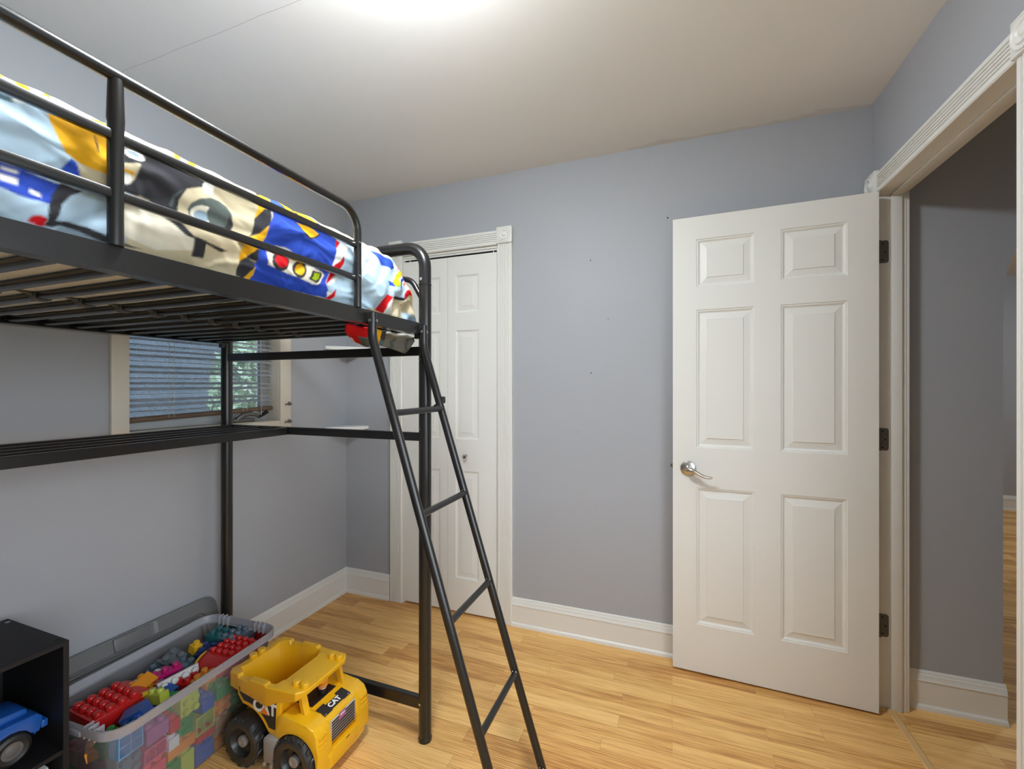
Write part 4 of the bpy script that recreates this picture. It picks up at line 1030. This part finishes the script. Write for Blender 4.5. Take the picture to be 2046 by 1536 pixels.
def brick(nx, ny, h, color, Mw, label, group='toy building blocks in the clear bin', top=True):
    a, b_ = brick_mesh(nx, ny, h, top)
    r = bpy.data.objects.new('toy_block', None); COL.objects.link(r); r.matrix_world = Mw; r['label'] = label; r['category'] = 'toy block'; r['group'] = group; r.empty_display_size = .02
    for nm, me in (('block_body', a), ('studs', b_)):
        if me is None: continue
        m2 = me.copy(); o = bpy.data.objects.new(nm, m2); COL.objects.link(o); m2.materials.append(BMAT[color]); o.parent = r
    return r
def pose(c, kind, spin=0, jit=(0, 0, 0)):
    """kind: u studs up, s studs towards the camera side (+x), w open underside towards +x, n studs towards -y"""
    R = {'u': Matrix.Identity(3), 's': Matrix.Rotation(PI / 2, 3, 'Y'), 'w': Matrix.Rotation(-PI / 2, 3, 'Y'), 'n': Matrix.Rotation(PI / 2, 3, 'X'), 'd': Matrix.Rotation(PI, 3, 'X')}[kind]
    J = Matrix.Rotation(jit[2], 3, 'Z') @ Matrix.Rotation(jit[1], 3, 'Y') @ Matrix.Rotation(jit[0], 3, 'X')
    m = (J @ R @ Matrix.Rotation(spin, 3, 'Z')).to_4x4(); m.translation = c
    return m
def fit(n): return max(1, min(4, round(n / U)))
RB = [  # blocks pressed against the long clear side: y0,y1,z0,z1,colour,kind
 (.760, .824, .222, .286, 'sky', 'w'), (.832, .895, .205, .262, 'purple', 'u'), (.899, .931, .188, .240, 'red', 'u'), (.938, .998, .204, .266, 'lime', 's'), (1.003, .1065 + .94, .178, .234, 'blue', 'u'), (1.053, 1.115, .186, .236, 'green', 'u'), (1.120, 1.180, .182, .238, 'pink', 'u'), (1.186, 1.246, .182, .238, 'teal', 'u'),
 (.762, .825, .148, .214, 'slate', 's'), (.830, .893, .147, .192, 'pink', 'w'), (.898, .930, .134, .182, 'white', 'u'), (.936, .982, .142, .200, 'green', 's'), (.988, 1.050, .110, .172, 'lime', 'w'), (1.056, 1.117, .122, .182, 'orange', 's'), (1.122, 1.182, .116, .176, 'green', 's'), (1.187, 1.247, .116, .176, 'orange', 'u'),
 (.764, .826, .076, .142, 'pink', 'u'), (.830, .892, .078, .140, 'rose', 'u'), (.897, .983, .102, .134, 'orange', 'u'), (.989, 1.051, .082, .106, 'red', 'u'), (1.057, 1.118, .062, .118, 'tan', 'u'), (1.123, 1.183, .052, .112, 'green', 'u'), (1.188, 1.246, .052, .112, 'blue', 'u'),
 (.766, .826, .008, .070, 'red', 'u'), (.831, .891, .008, .070, 'orange', 's'), (.896, .935, .008, .096, 'green', 'u'), (.940, .983, .008, .096, 'lime', 'u'), (.989, 1.051, .008, .076, 'blue', 'u'), (1.057, 1.118, .008, .058, 'orange', 'u'), (1.123, 1.183, .008, .047, 'green', 'u'), (1.188, 1.244, .008, .047, 'yellow', 'u')]
CN = {'sky': 'light blue', 'slate': 'slate'}
ROWN = lambda z: 'top row' if z > .18 else 'upper middle row' if z > .11 else 'lower middle row' if z > .05 else 'bottom row'
ORD = ['nearest the black shelf', 'second from the black shelf', 'third from the black shelf', 'fourth from the black shelf', 'fifth from the black shelf', 'sixth from the black shelf', 'seventh from the black shelf', 'farthest from the black shelf']
cnt = {}
for y0, y1, z0, z1, c, kd in RB:
    zc = (z0 + z1) / 2
    row = ROWN(zc - .02 if zc > .2 else (.15 if z0 > .105 and zc < .2 else .08 if z0 > .05 else .02)); k_ = cnt.get(row, 0); cnt[row] = k_ + 1
    n_in = 8 if row in ('top row', 'upper middle row', 'bottom row') else 7
    side_in = {'w': 'hollow underside against the clear bin wall', 's': 'studs against the clear bin wall', 'u': 'seen through the long clear bin wall'}[kd]
    xin = BC.x + (BW - .070 + .040 * zc / .29) / 2 - (y0 + y1) / 2 * 0 - (((y0 + y1) / 2) - BC.y) * math.tan(BR) - .003
    dy, dz = y1 - y0, z1 - z0
    depth = .054
    word = {'w': 'open-backed', 's': 'studded', 'u': 'square-sided'}[kd]
    lab = '%s toy block, %s along the clear bin side, %s' % (CN.get(c, c), row, ORD[k_] if k_ < n_in - 1 else ORD[7])
    if kd == 'u':
        b_ = brick(2, fit(dy), round(dz - .0135 if dz > .04 else dz - .0008, 4), c, pose((xin - U, (y0 + y1) / 2, z0), 'u', 0, (0, 0, BR)), lab, top=True)
        b_.scale = (1, dy / (fit(dy) * U), 1)
        if dz <= .04:
            pass
    elif kd == 's':
        ny_, nz_ = fit(dy), fit(dz)
        b_ = brick(nz_, ny_, .042, c, pose((xin - .0135 - .042, (y0 + y1) / 2, zc), 's', 0, (0, 0, BR)), lab)
        b_.scale = (dz / (nz_ * U), dy / (ny_ * U), 1)
    else:
        ny_, nz_ = fit(dy), fit(dz)
        b_ = brick(nz_, ny_, .042, c, pose((xin, (y0 + y1) / 2, zc), 'w', 0, (0, 0, BR)), lab)
        b_.scale = (dz / (nz_ * U), dy / (ny_ * U), 1)
# short end nearest the shelf
NB = [(-1.572, .008, .066, 'rose'), (-1.642, .008, .066, 'red'), (-1.712, .008, .066, 'orange'), (-1.572, .070, .13, 'red'), (-1.642, .070, .13, 'pink'), (-1.712, .07, .13, 'green'), (-1.572, .134, .192, 'purple'), (-1.642, .134, .192, 'red'), (-1.712, .134, .192, 'rose')]
XO = {-1.572: 'by the corner', -1.642: 'in the middle', -1.712: 'wall side'}
for x, z0, z1, c in NB:
    row = 'bottom row' if z0 < .05 else 'middle row' if z0 < .1 else 'upper row'
    brick(2, 2, z1 - z0 - .0138, c, pose((x, .798 - (0 if z0 > .1 else -.006), z0), 'u', 0, (0, 0, BR)), '%s toy block, %s at the bin end facing the black shelf, %s' % (c, row, XO[x]))
# loose blocks showing on top of the heap
def top(nx, ny, h, c, x, y, z, kd, spin, jit, lab, tp=True):
    brick(nx, ny, h, c, pose((x, y, z), kd, math.radians(spin), tuple(math.radians(j) for j in jit)), lab, top=tp)
top(1, 3, .030, 'white', -1.728, .975, .232, 'u', 0, (0, 14, -6), 'narrow white toy block lying on the lid side of the heap beside an orange block')
top(2, 2, .045, 'orange', -1.672, .952, .245, 'w', 0, (12, 24, 15), 'orange toy block tipped open side up beside the narrow white block')
top(1, 3, .014, 'magenta', -1.684, 1.012, .262, 'u', 0, (4, 4, -16), 'flat magenta toy plate on top of the heap behind the long white plate')
top(1, 4, .016, 'white', -1.650, 1.030, .248, 's', 0, (2, -16, -10), 'long white toy plate on edge with round studs in the middle of the heap')
top(2, 2, .048, 'blue', -1.600, .975, .215, 'w', 8, (10, 15, 20), 'blue toy block below the studs of the long white plate')
top(2, 2, .048, 'green', -1.560, .990, .228, 'n', 0, (20, 0, 30), 'bright green toy block tipped by the clear rim, middle of the heap')
top(1, 2, .030, 'lime', -1.585, .930, .247, 'u', 90, (0, -10, 8), 'small lime toy block lying beside the blue wedge near the first red block')
top(2, 3, .046, 'blue', -1.572, .884, .240, 'n', 12, (8, -12, 40), 'large blue toy block with its hollow side towards the bin corner')
top(2, 2, .046, 'green', -1.572, .798, .196, 'u', 20, (6, 10, 0), 'dark green toy block in the bin corner under the blue block')
top(1, 2, .03, 'orange', -1.600, .752 + .02, .20, 'u', 60, (10, 0, 0), 'small orange toy block in the bin corner under the first red block')
top(2, 2, .016, 'grey', -1.755, 1.080, .258, 'u', 0, (24, 26, 20), 'flat grey toy plate leaning beside the lid, behind the magenta plate')
top(2, 2, .046, 'slate', -1.715, 1.085, .205, 'u', 10, (0, 12, 12), 'slate blue toy block under the flat grey plate')
top(1, 1, .03, 'yellow', -1.725, 1.140, .262, 'u', 0, (0, 16, 0), 'small yellow toy block with one round stud, in front of the green wedge')
top(2, 2, .046, 'navy', -1.70, 1.165, .222, 'u', 25, (5, 15, 10), 'navy toy block behind the small yellow one')
top(2, 2, .046, 'green', -1.748, 1.190, .232, 'n', 45, (45, 0, 10), 'green toy block standing on its corner near the far end of the bin')
top(2, 2, .046, 'teal', -1.722, 1.228, .245, 'u', 5, (0, 10, 5), 'dark teal toy block at the far end of the bin behind the green corner')
top(2, 3, .046, 'slate', -1.655, 1.252, .240, 'u', 0, (0, 0, 0), 'dark slate toy block at the far bin end behind the second red block')
top(2, 2, .046, 'slate', -1.775, 1.035, .208, 'u', 0, (0, 18, 25), 'slate toy block low against the lid side of the bin')
top(2, 2, .046, 'teal', -1.765, .960, .178, 'u', 0, (0, 12, 0), 'teal toy block low against the lid side beside the narrow white block')
top(2, 2, .046, 'red', -1.625, 1.045, .195, 'u', 10, (0, 0, 8), 'dark red toy block below the round studs of the long white plate')
top(2, 2, .046, 'orange', -1.565, 1.075, .205, 'u', 0, (8, 0, 12), 'orange toy block by the clear rim beside the second red block')
for i, (x, y, c, where) in enumerate([(-1.70, .90, 'yellow', 'beneath the first red block'), (-1.63, .90, 'lime', 'beneath the large blue block'), (-1.64, 1.11, 'red', 'beneath the second red block'), (-1.575, 1.15, 'yellow', 'beneath the second red block, by the clear side'),
                                      (-1.57, 1.22, 'pink', 'at the far clear corner')]):
    top(2, 2, .046, c, x, y, .150, 'u', 0, (0, 0, 4), '%s toy block low in the heap %s' % (c, where))

# two big red wheel-arch pieces with four by four studs
def red_piece(M, lab):
    r = bpy.data.objects.new('toy_block', None); COL.objects.link(r); r.matrix_world = M; r['label'] = lab; r['category'] = 'toy block'; r['group'] = 'toy building blocks in the clear bin'
    p = .0322; W = 4 * p; h = .058
    bm = BM(); pr = [(-.064, 0), (.066, 0)]
    pr += [(.066 + .056 * math.sin(a), h - .056 + .056 * math.cos(a)) for a in np.linspace(PI / 2 + .04, 0, 10)] + [(-.064, h)]
    prism(bm, [(a, b_) for a, b_ in pr], 'x', -W / 2, W / 2, .003)
    o = obj('block_body', bm, BMAT['red'], r)
    bm = BM()
    for a in range(4):
        for b_ in range(4):
            lathe(bm, [(.0125, h - .001), (.0125, h + .008), (.0105, h + .0125), (.006, h + .0145), (.0005, h + .0148)], (-W / 2 + (a + .5) * p, -.060 + (b_ + .5) * .0318, 0), 'z', 18, False)
    obj('studs', bm, BMAT['red'], r)
    bm = BM(); pr2 = [(.063, -.002), (.124, -.002)] + [(.066 + .060 * math.sin(a), h - .056 + .060 * math.cos(a)) for a in np.linspace(PI / 2, 0, 10)] + [(.063, h + .003)]
    pin = [(.063, -.002), (.114, -.002)] + [(.066 + .050 * math.sin(a), h - .056 + .050 * math.cos(a)) for a in np.linspace(PI / 2, 0, 10)] + [(.063, h - .008)]
    for x in (W / 2 - .001, ):
        loft(bm, [[(x, a, b_) for a, b_ in pr2[1:]], [(x + .009, a, b_) for a, b_ in pr2[1:]], [(x + .009, a, b_) for a, b_ in pin[1:]], [(x, a, b_) for a, b_ in pin[1:]]], False)
    obj('yellow_trim', bm, BMAT['yellow'], r)
    return r
m1_ = Matrix.Translation((-1.684, .838, .226)) @ Matrix.Rotation(math.radians(0), 4, 'Z') @ Matrix.Rotation(math.radians(2), 4, 'Y')
red_piece(m1_, 'big red toy block with rows of round studs by the black shelf')
m2_ = Matrix.Translation((-1.592, 1.196, .228)) @ Matrix.Rotation(math.radians(184), 4, 'Z') @ Matrix.Scale(.90, 4)
red_piece(m2_, 'big red toy block with a rounded yellow-edged end, far end of the heap')

# ------------------------------------------------------------------ yellow dump truck (nose towards +x)
M_yel = mat('yellow toy plastic', (.80, .43, .008), .27, coat=.35)
M_yel2 = M_yel
M_rub = mat('black moulded toy tyre', (.024, .023, .022), .34, bump=.05, bscale=40)
M_grey = mat('grey toy plastic', (.30, .285, .27), .32)
M_decal = mat('black decal', (.016, .015, .017), .4)
M_wht = mat('white lettering', (.80, .80, .78), .5)
tk = thing('toy_dump_truck', 'yellow plastic toy dump truck with black wheels parked beside the clear bin', 'toy truck', (-1.250, 1.184, 0), 0)
# chassis
bm = BM(); box(bm, -.17, .16, -.062, .062, .045, .135, .006); obj('chassis', bm, M_decal, tk)
# wheels
def wheel(x, s, r, w, yo):
    bm = BM()
    pf = [(.42 * r, .0), (.80 * r, .0), (.93 * r, .004), (r, .013), (r, w - .016), (.95 * r, w - .006), (.86 * r, w), (.70 * r, w - .001), (.60 * r, w - .004), (.56 * r, w - .012), (.50 * r, w - .022), (.30 * r, w - .026), (.26 * r, w - .020), (.22 * r, w - .018)]
    lathe(bm, pf, (0, 0, 0), 'y', 40)
    for k_ in range(14):
        a = 2 * PI * k_ / 14
        vs = box(bm, -.009, .009, w * .50, w - .003, r - .006, r + .0020, .003, 1)
        for v in vs:
            X_, Z_ = v.co.x + (v.co.y - w * .75) * .35, v.co.z; v.co.x = X_ * math.cos(a) + Z_ * math.sin(a); v.co.z = -X_ * math.sin(a) + Z_ * math.cos(a)
    for v in bm.verts: v.co = Vector((x + v.co.x, s * (yo - w + v.co.y), r + .0032 + v.co.z))
    o = obj('wheel', bm, M_rub, tk)
    bm = BM(); lathe(bm, [(.23 * r, w - .020), (.235 * r, w - .011), (.20 * r, w - .008), (.10 * r, w - .0075), (.09 * r, w - .009), (.001, w - .009)], (0, 0, 0), 'y', 24)
    for v in bm.verts: v.co = Vector((x + v.co.x, s * (yo - w + v.co.y), r + .0032 + v.co.z))
    sub('hub_cap', bm, M_grey, o)
for s in (-1, 1):
    wheel(-.112, s, .0795, .070, .140); wheel(.114, s, .0775, .058, .140)
# hopper body above the rear wheels, with side panels
bm = BM()
loft(bm, [[(-.15, -.07, .12), (.02, -.07, .12), (.02, .07, .12), (-.15, .07, .12)], [(-.155, -.078, .151), (.004, -.078, .151), (.004, .078, .151), (-.155, .078, .151)]]); obj('hopper', bm, M_yel, tk)
for s in (-1, 1):
    arc = [(-.112 + .112 * math.cos(a), .085 + .112 * math.sin(a)) for a in np.linspace(math.radians(99), math.radians(28), 9)]
    poly = [(-.150, .262), (-.146, .226)] + [(-.112 + .118 * math.cos(a), .078 + .124 * math.sin(a)) for a in np.linspace(math.radians(96), math.radians(28), 9)] + [(.012, .126), (.030, .126), (.038, .150), (.052, .262)]
    bm = BM(); prism(bm, poly, 'y', s * .104, s * .118, .0025); sp_ = obj('side_panel', bm, M_yel, tk)
    cx_ = sum(p[0] for p in poly) / len(poly)
    dec = [(-.141, .256), (-.137, .236)] + [(-.112 + .130 * math.cos(a), .078 + .136 * math.sin(a)) for a in np.linspace(math.radians(92), math.radians(33), 9)] + [(.019, .150), (.026, .152), (.031, .256)]
    bm = BM(); prism(bm, dec, 'y', s * .1178, s * .1186); dc = sub('side_decal', bm, M_decal, sp_, False)
    ex = (1, 0, 0) if s < 0 else (-1, 0, 0)
    bm = text_bm('CAT', .052, .0003, frame_M((-.022, s * .1190, .212), ex, (0, 0, 1)), .0022); sub('lettering', bm, M_wht, sp_, False)
    bm = BM(); prism(bm, [(-.042 if s < 0 else -.002, .192), (-.002 if s < 0 else -.042, .192), (-.022, .216)], 'y', s * .1192, s * .1198); sub('orange_triangle', bm, mat('orange decal', (.85, .22, .02), .4), sp_, False)
# cab: hood, fenders, bumper
bm = BM(); prism(bm, [(.030, .10), (.190, .10), (.1995, .112), (.1965, .183), (.190, .1905), (.136, .2015), (.112, .204), (.030, .204)], 'y', -.064, .064, .005); cab = obj('cab', bm, M_yel, tk)
for s in (-1, 1):
    arc = [(.114 + .0905 * math.cos(a), .082 + .0865 * math.sin(a)) for a in np.linspace(math.radians(168), math.radians(-14), 14)]
    poly = [(.028, .126)] + arc + [(.203, .050), (.209, .06), (.207, .120), (.202, .168), (.188, .192), (.16, .200), (.060, .214), (.036, .200)]
    bm = BM(); y0, y1 = sorted((s * .060, s * .122)); prism(bm, poly, 'y', y0, y1, .006)
    fo = obj('fender', bm, M_yel, tk)
    bm = BM()
    for k_ in range(3):
        y0, y1 = sorted((s * .080, s * .115)); box(bm, .196, .2035 + .004 - k_ * .0005, y0, y1, .128 + k_ * .017, .134 + k_ * .017, .002)
    sub('headlight_rib', bm, M_yel, fo)
bm = BM()
pl_ = [(.150, -.119), (.188, -.117), (.204, -.100), (.2095, -.062), (.2095, .062), (.204, .100), (.188, .117), (.150, .119)]
loft(bm, [[(x, y, z) for x, y in pl_] for x0, z in ((0, .034), (0, .088))][:0] or [[(x - .006, y * .97, .033) for x, y in pl_], [(x, y, .040) for x, y in pl_], [(x + .001, y, .088) for x, y in pl_], [(x - .004, y * .985, .097) for x, y in pl_]])
box(bm, .204, .213, -.060, .060, .050, .099, .004)
bp_ = obj('bumper', bm, M_yel, tk)
bm = BM(); box(bm, .2128, .2136, -.002, .016, .0885, .0915); sub('slot', bm, M_dark, bp_, False)
# grille with white bars and a small purple badge
bm = BM(); box(bm, .196, .2005, -.058, .058, .112, .181, .001); gr_ = obj('grille', bm, mat('silver grille plastic', (.48, .46, .46), .35), tk)
bm = BM()
for k_ in range(7): box(bm, .2003, .2010, -.0545, .0545, .1145 + k_ * .0094, .1209 + k_ * .0094)
sub('grille_slot', bm, M_decal, gr_, False)
bm = BM(); box(bm, .2008, .2016, -.022, .010, .160, .184); bd_ = obj('badge', bm, mat('purple badge', (.26, .13, .42), .4), tk, False)
bm = BM(); box(bm, .2014, .2020, -.0185, .0065, .163, .181); sub('badge_face', bm, mat('pink badge face', (.60, .10, .16), .4), bd_, False)
bm = text_bm('MEGA', .0085, .0002, frame_M((.2022, -.006, .1755), (0, 1, 0), (0, 0, 1)), .0003); sub('lettering', bm, M_wht, bd_, False)
bm = text_bm('BLOKS', .0068, .0002, frame_M((.2022, -.006, .1675), (0, 1, 0), (0, 0, 1)), .0002); sub('lettering', bm, mat('purple badge', None), bd_, False)
# hood sticker
SM = frame_M((.158, 0, .1988), (0, 1, 0), (-.052, 0, .0108))
bm = BM(); box(bm, -.060, -.026, -.021, .021, -.0006, .0012, 0, 1, SM); box(bm, .026, .060, -.021, .021, -.0006, .0012, 0, 1, SM); box(bm, -.0255, .0255, -.018, .011, -.0006, .0012, 0, 1, SM); hs = obj('hood_sticker', bm, M_decal, tk, False)
bm = text_bm('CAT', .026, .0003, SM @ Matrix.Translation((0, -.003, .0016)), .0010); sub('lettering', bm, M_wht, hs, False)
bm = BM()
for a in (-.057, -.053, .048, .053): box(bm, a, a + .0018, -.0185, -.0165, .0012, .0017, 0, 1, SM)
sub('sticker_mark', bm, M_wht, hs, False)
# cab interior and pillars
bm = BM(); box(bm, .030, .040, -.10, .10, .20, .262, .003); box(bm, .036, .120, -.085, .085, .200, .2055); obj('cab_back', bm, M_yel, tk)
bm = BM(); box(bm, .050, .118, -.055, .055, .2056, .2066); obj('cab_floor', bm, M_decal, tk, False)
for s in (-1, 1):
    bm = BM(); loft(bm, [[(x, s * y, z) for x, y in ((a, .074), (a + .020, .074), (a + .014, .092), (a, .092))] for a, z in ((.112, .196), (.094, .264))]); obj('pillar', bm, M_yel, tk)
# side steps
for s in (-1, 1):
    bm = BM(); y0, y1 = sorted((s * .085, s * .134)); prism(bm, [(-.010, .050), (.034, .050), (.030, .085), (.046, .122), (.042, .131), (-.006, .131), (-.012, .122)], 'y', y0, y1, .004)
    for a in (-.006, .024): box(bm, a, a + .008, s * .134 - .006, s * .134 + .001, .042, .052)
    obj('step', bm, M_grey, tk)
# dump bed
def mir(P): return P + [(x, -y, z) for x, y, z in P[::-1]]
ox = [-.212, -.206, -.190, -.150, -.145, -.095, -.090, -.020, -.012, .030, .108, .124, .128]
oy = [-.062, -.098, -.112, -.117, -.118, -.121, -.121, -.123, -.123, -.119, -.116, -.098, -.080]
outer = [(x, y, 0) for x, y in zip(ox, oy)]
zt = [.283, .291, .294, .294, .284, .284, .293, .293, .286, .286, .289, .289, .286]
zb = [.250, .244, .240, .238, .238, .235, .234, .221, .220, .238, .262, .268, .270]
inner = list(zip([-.186, -.182, -.166, -.147, -.141, -.095, -.090, -.020, -.012, .006, .014, .017, .018], [-.055, -.080, -.094, -.099, -.099, -.101, -.101, -.101, -.101, -.098, -.086, -.074, -.070]))
floor_ = list(zip([-.150, -.150, -.140, -.125, -.120, -.090, -.080, -.030, -.020, -.012, -.006, -.004, -.004], [-.050, -.062, -.070, -.072, -.073, -.074, -.074, -.074, -.074, -.072, -.066, -.058, -.050]))
def full(P): return P + [(p[0], -p[1]) + tuple(p[2:]) for p in P[::-1]]
ob = full([(x * .99, y * .985, z) for (x, y, _), z in zip(outer, zb)])
ol = full([(x, y, z + .004) for (x, y, _), z in zip(outer, zb)])
ot = full([(x, y, z - .003) for (x, y, _), z in zip(outer, zt)])
ot2 = full([(x * .985, y * .975, z) for (x, y, _), z in zip(outer, zt)])
it = full([(x, y, z - .001) for (x, y), z in zip(inner, zt)])
it2 = full([(x * .985, y * .97, z - .008) for (x, y), z in zip(inner, zt)])
fl = full([(x, y, .158) for x, y in floor_])
hb = full([(x * 1.02, y * 1.06, .150) for x, y in floor_]); hm = full([(x * 1.0, y * 1.02, .222 if i < 9 else .250) for i, (x, y) in enumerate(inner)])
bm = BM(); loft(bm, [hb, hm, ob, ol, ot, ot2, it, it2, fl], True, True, True); db = obj('dump_bed', bm, M_yel, tk, True, 28)
for x, y, z in ((.108, -.076, .287), (.074, -.076, .287), (.108, .082, .287), (.074, .082, .287), (-.200, -.016, .282), (-.200, .018, .282)):
    bm = BM(); lathe(bm, [(.0140, -.004), (.0140, .012), (.0125, .0148), (.0005, .0152)], (x, y, z), 'z', 20, False); obj('stud', bm, M_yel, tk)
# toy driver
dr = thing('toy_figure', 'small toy builder figure with an orange hard hat sitting in the dump truck cab', 'toy figure', (-1.250 + .098, 1.184 + .012, .2068), math.radians(-35))
bm = BM(); lathe(bm, [(.012, 0), (.014, .004), (.0125, .014), (.008, .018)], (0, 0, 0), 'z', 18); obj('torso', bm, M_decal, dr)
bm = BM(); lathe(bm, [(.006, .015), (.013, .018), (.0155, .026), (.0155, .036), (.013, .044), (.006, .048)], (0, 0, 0), 'z', 20); lathe(bm, [(.003, .0), (.0045, .003), (.001, .005)], (.013, 0, .031), 'x', 10)
box(bm, .000, .004, -.0185, .0185, .028, .036, .0018); hd = obj('head', bm, mat('toy skin', (.66, .30, .13), .4), dr)
bm = BM(); box(bm, .0135, .0165, -.006, .006, .0215, .0235, .001); sub('mouth', bm, M_wht, hd)
bm = BM()
for y in (-.006, .006): lathe(bm, [(.0022, 0), (.0018, .001), (.0002, .0014)], (.0147, y, .035), 'x', 10)
sub('eye', bm, M_decal, hd)
bm = BM(); lathe(bm, [(.0175, .039), (.018, .042), (.0165, .050), (.010, .057), (.0005, .059)], (0, 0, 0), 'z', 20); prism(bm, [(.004, -.016), (.026, -.012), (.029, 0), (.026, .012), (.004, .016)], 'z', .0385, .0415, .0008); box(bm, -.014, .016, -.0025, .0025, .05, .0605, .0012)
obj('hard_hat', bm, mat('orange yellow toy hat', (.80, .33, .02), .35), dr)

# ------------------------------------------------------------------ lamps, sky, camera
LX_, LY_ = -.58, .76
lamp = thing('ceiling_light', 'round flush ceiling light with a white glass dome in the bedroom', 'ceiling light', (LX_, LY_, H), world=True)
bm = BM(); lathe(bm, [(.15, 0), (.15, -.045), (.145, -.050), (.02, -.050)], (LX_, LY_, H), 'z', 36); obj('lamp_base', bm, M_white_plastic, lamp)
me_ = bpy.data.materials.new('glowing glass dome'); me_.use_nodes = True; nt = me_.node_tree; nt.nodes.remove(nt.nodes['Principled BSDF'])
em = nt.nodes.new('ShaderNodeEmission'); em.inputs[0].default_value = (.88, .955, 1, 1); em.inputs[1].default_value = LAMP_E; nt.links.new(em.outputs[0], nt.nodes['Material Output'].inputs[0])
bm = BM(); lathe(bm, [(.138, -.050), (.134, -.075), (.116, -.102), (.08, -.122), (.04, -.131), (.001, -.133)], (LX_, LY_, H), 'z', 36); obj('glass_dome', bm, me_, lamp)
def fill_lamp(name, x, y, e, label):  # added lamps out of view, brighten the hall and the room beyond
    l_ = thing(name, label, 'ceiling light', (x, y, H), world=True)
    bm = BM(); lathe(bm, [(.14, 0), (.14, -.02), (.02, -.02)], (x, y, H), 'z', 28); obj('lamp_base', bm, M_white_plastic, l_)
    m_ = me_.copy(); m_.node_tree.nodes['Emission'].inputs[1].default_value = e
    bm = BM(); lathe(bm, [(.12, -.02), (.11, -.05), (.07, -.075), (.001, -.085)], (x, y, H), 'z', 28); obj('glass_dome', bm, m_, l_)
fill_lamp('ceiling_light', 2.3, 1.5, HALL_E, 'unseen fill lamp added in the hall outside the doorway')
fill_lamp('ceiling_light', 3.2, 4.3, FAR_E, 'unseen fill lamp added in the room beyond the hall arch')

w = bpy.data.worlds.new('overcast sky'); SC.world = w; w.use_nodes = True
bg = w.node_tree.nodes['Background']; bg.inputs[0].default_value = (.84, .92, 1.0, 1); bg.inputs[1].default_value = SKY_E

cam = bpy.data.cameras.new('camera'); co = bpy.data.objects.new('camera', cam); COL.objects.link(co)
co.location = (0, 0, CAM_Z); co.rotation_euler = (PI / 2, 0, math.radians(20.3))
cam.sensor_width = 36; cam.lens = 865 * 36 / 2046; cam.shift_y = 5 / 2046; cam.clip_start = .02
SC.camera = co
SC.view_settings.view_transform = 'Standard'; SC.view_settings.look = 'None'; SC.view_settings.gamma = 1; SC.view_settings.use_curve_mapping = False
SC.view_settings.exposure = EXPO
SC.cycles.max_bounces = 10; SC.cycles.diffuse_bounces = 6; SC.cycles.transparent_max_bounces = 24; SC.cycles.use_denoising = True
SC.cycles.caustics_reflective = False; SC.cycles.caustics_refractive = False; SC.cycles.sample_clamp_indirect = 6
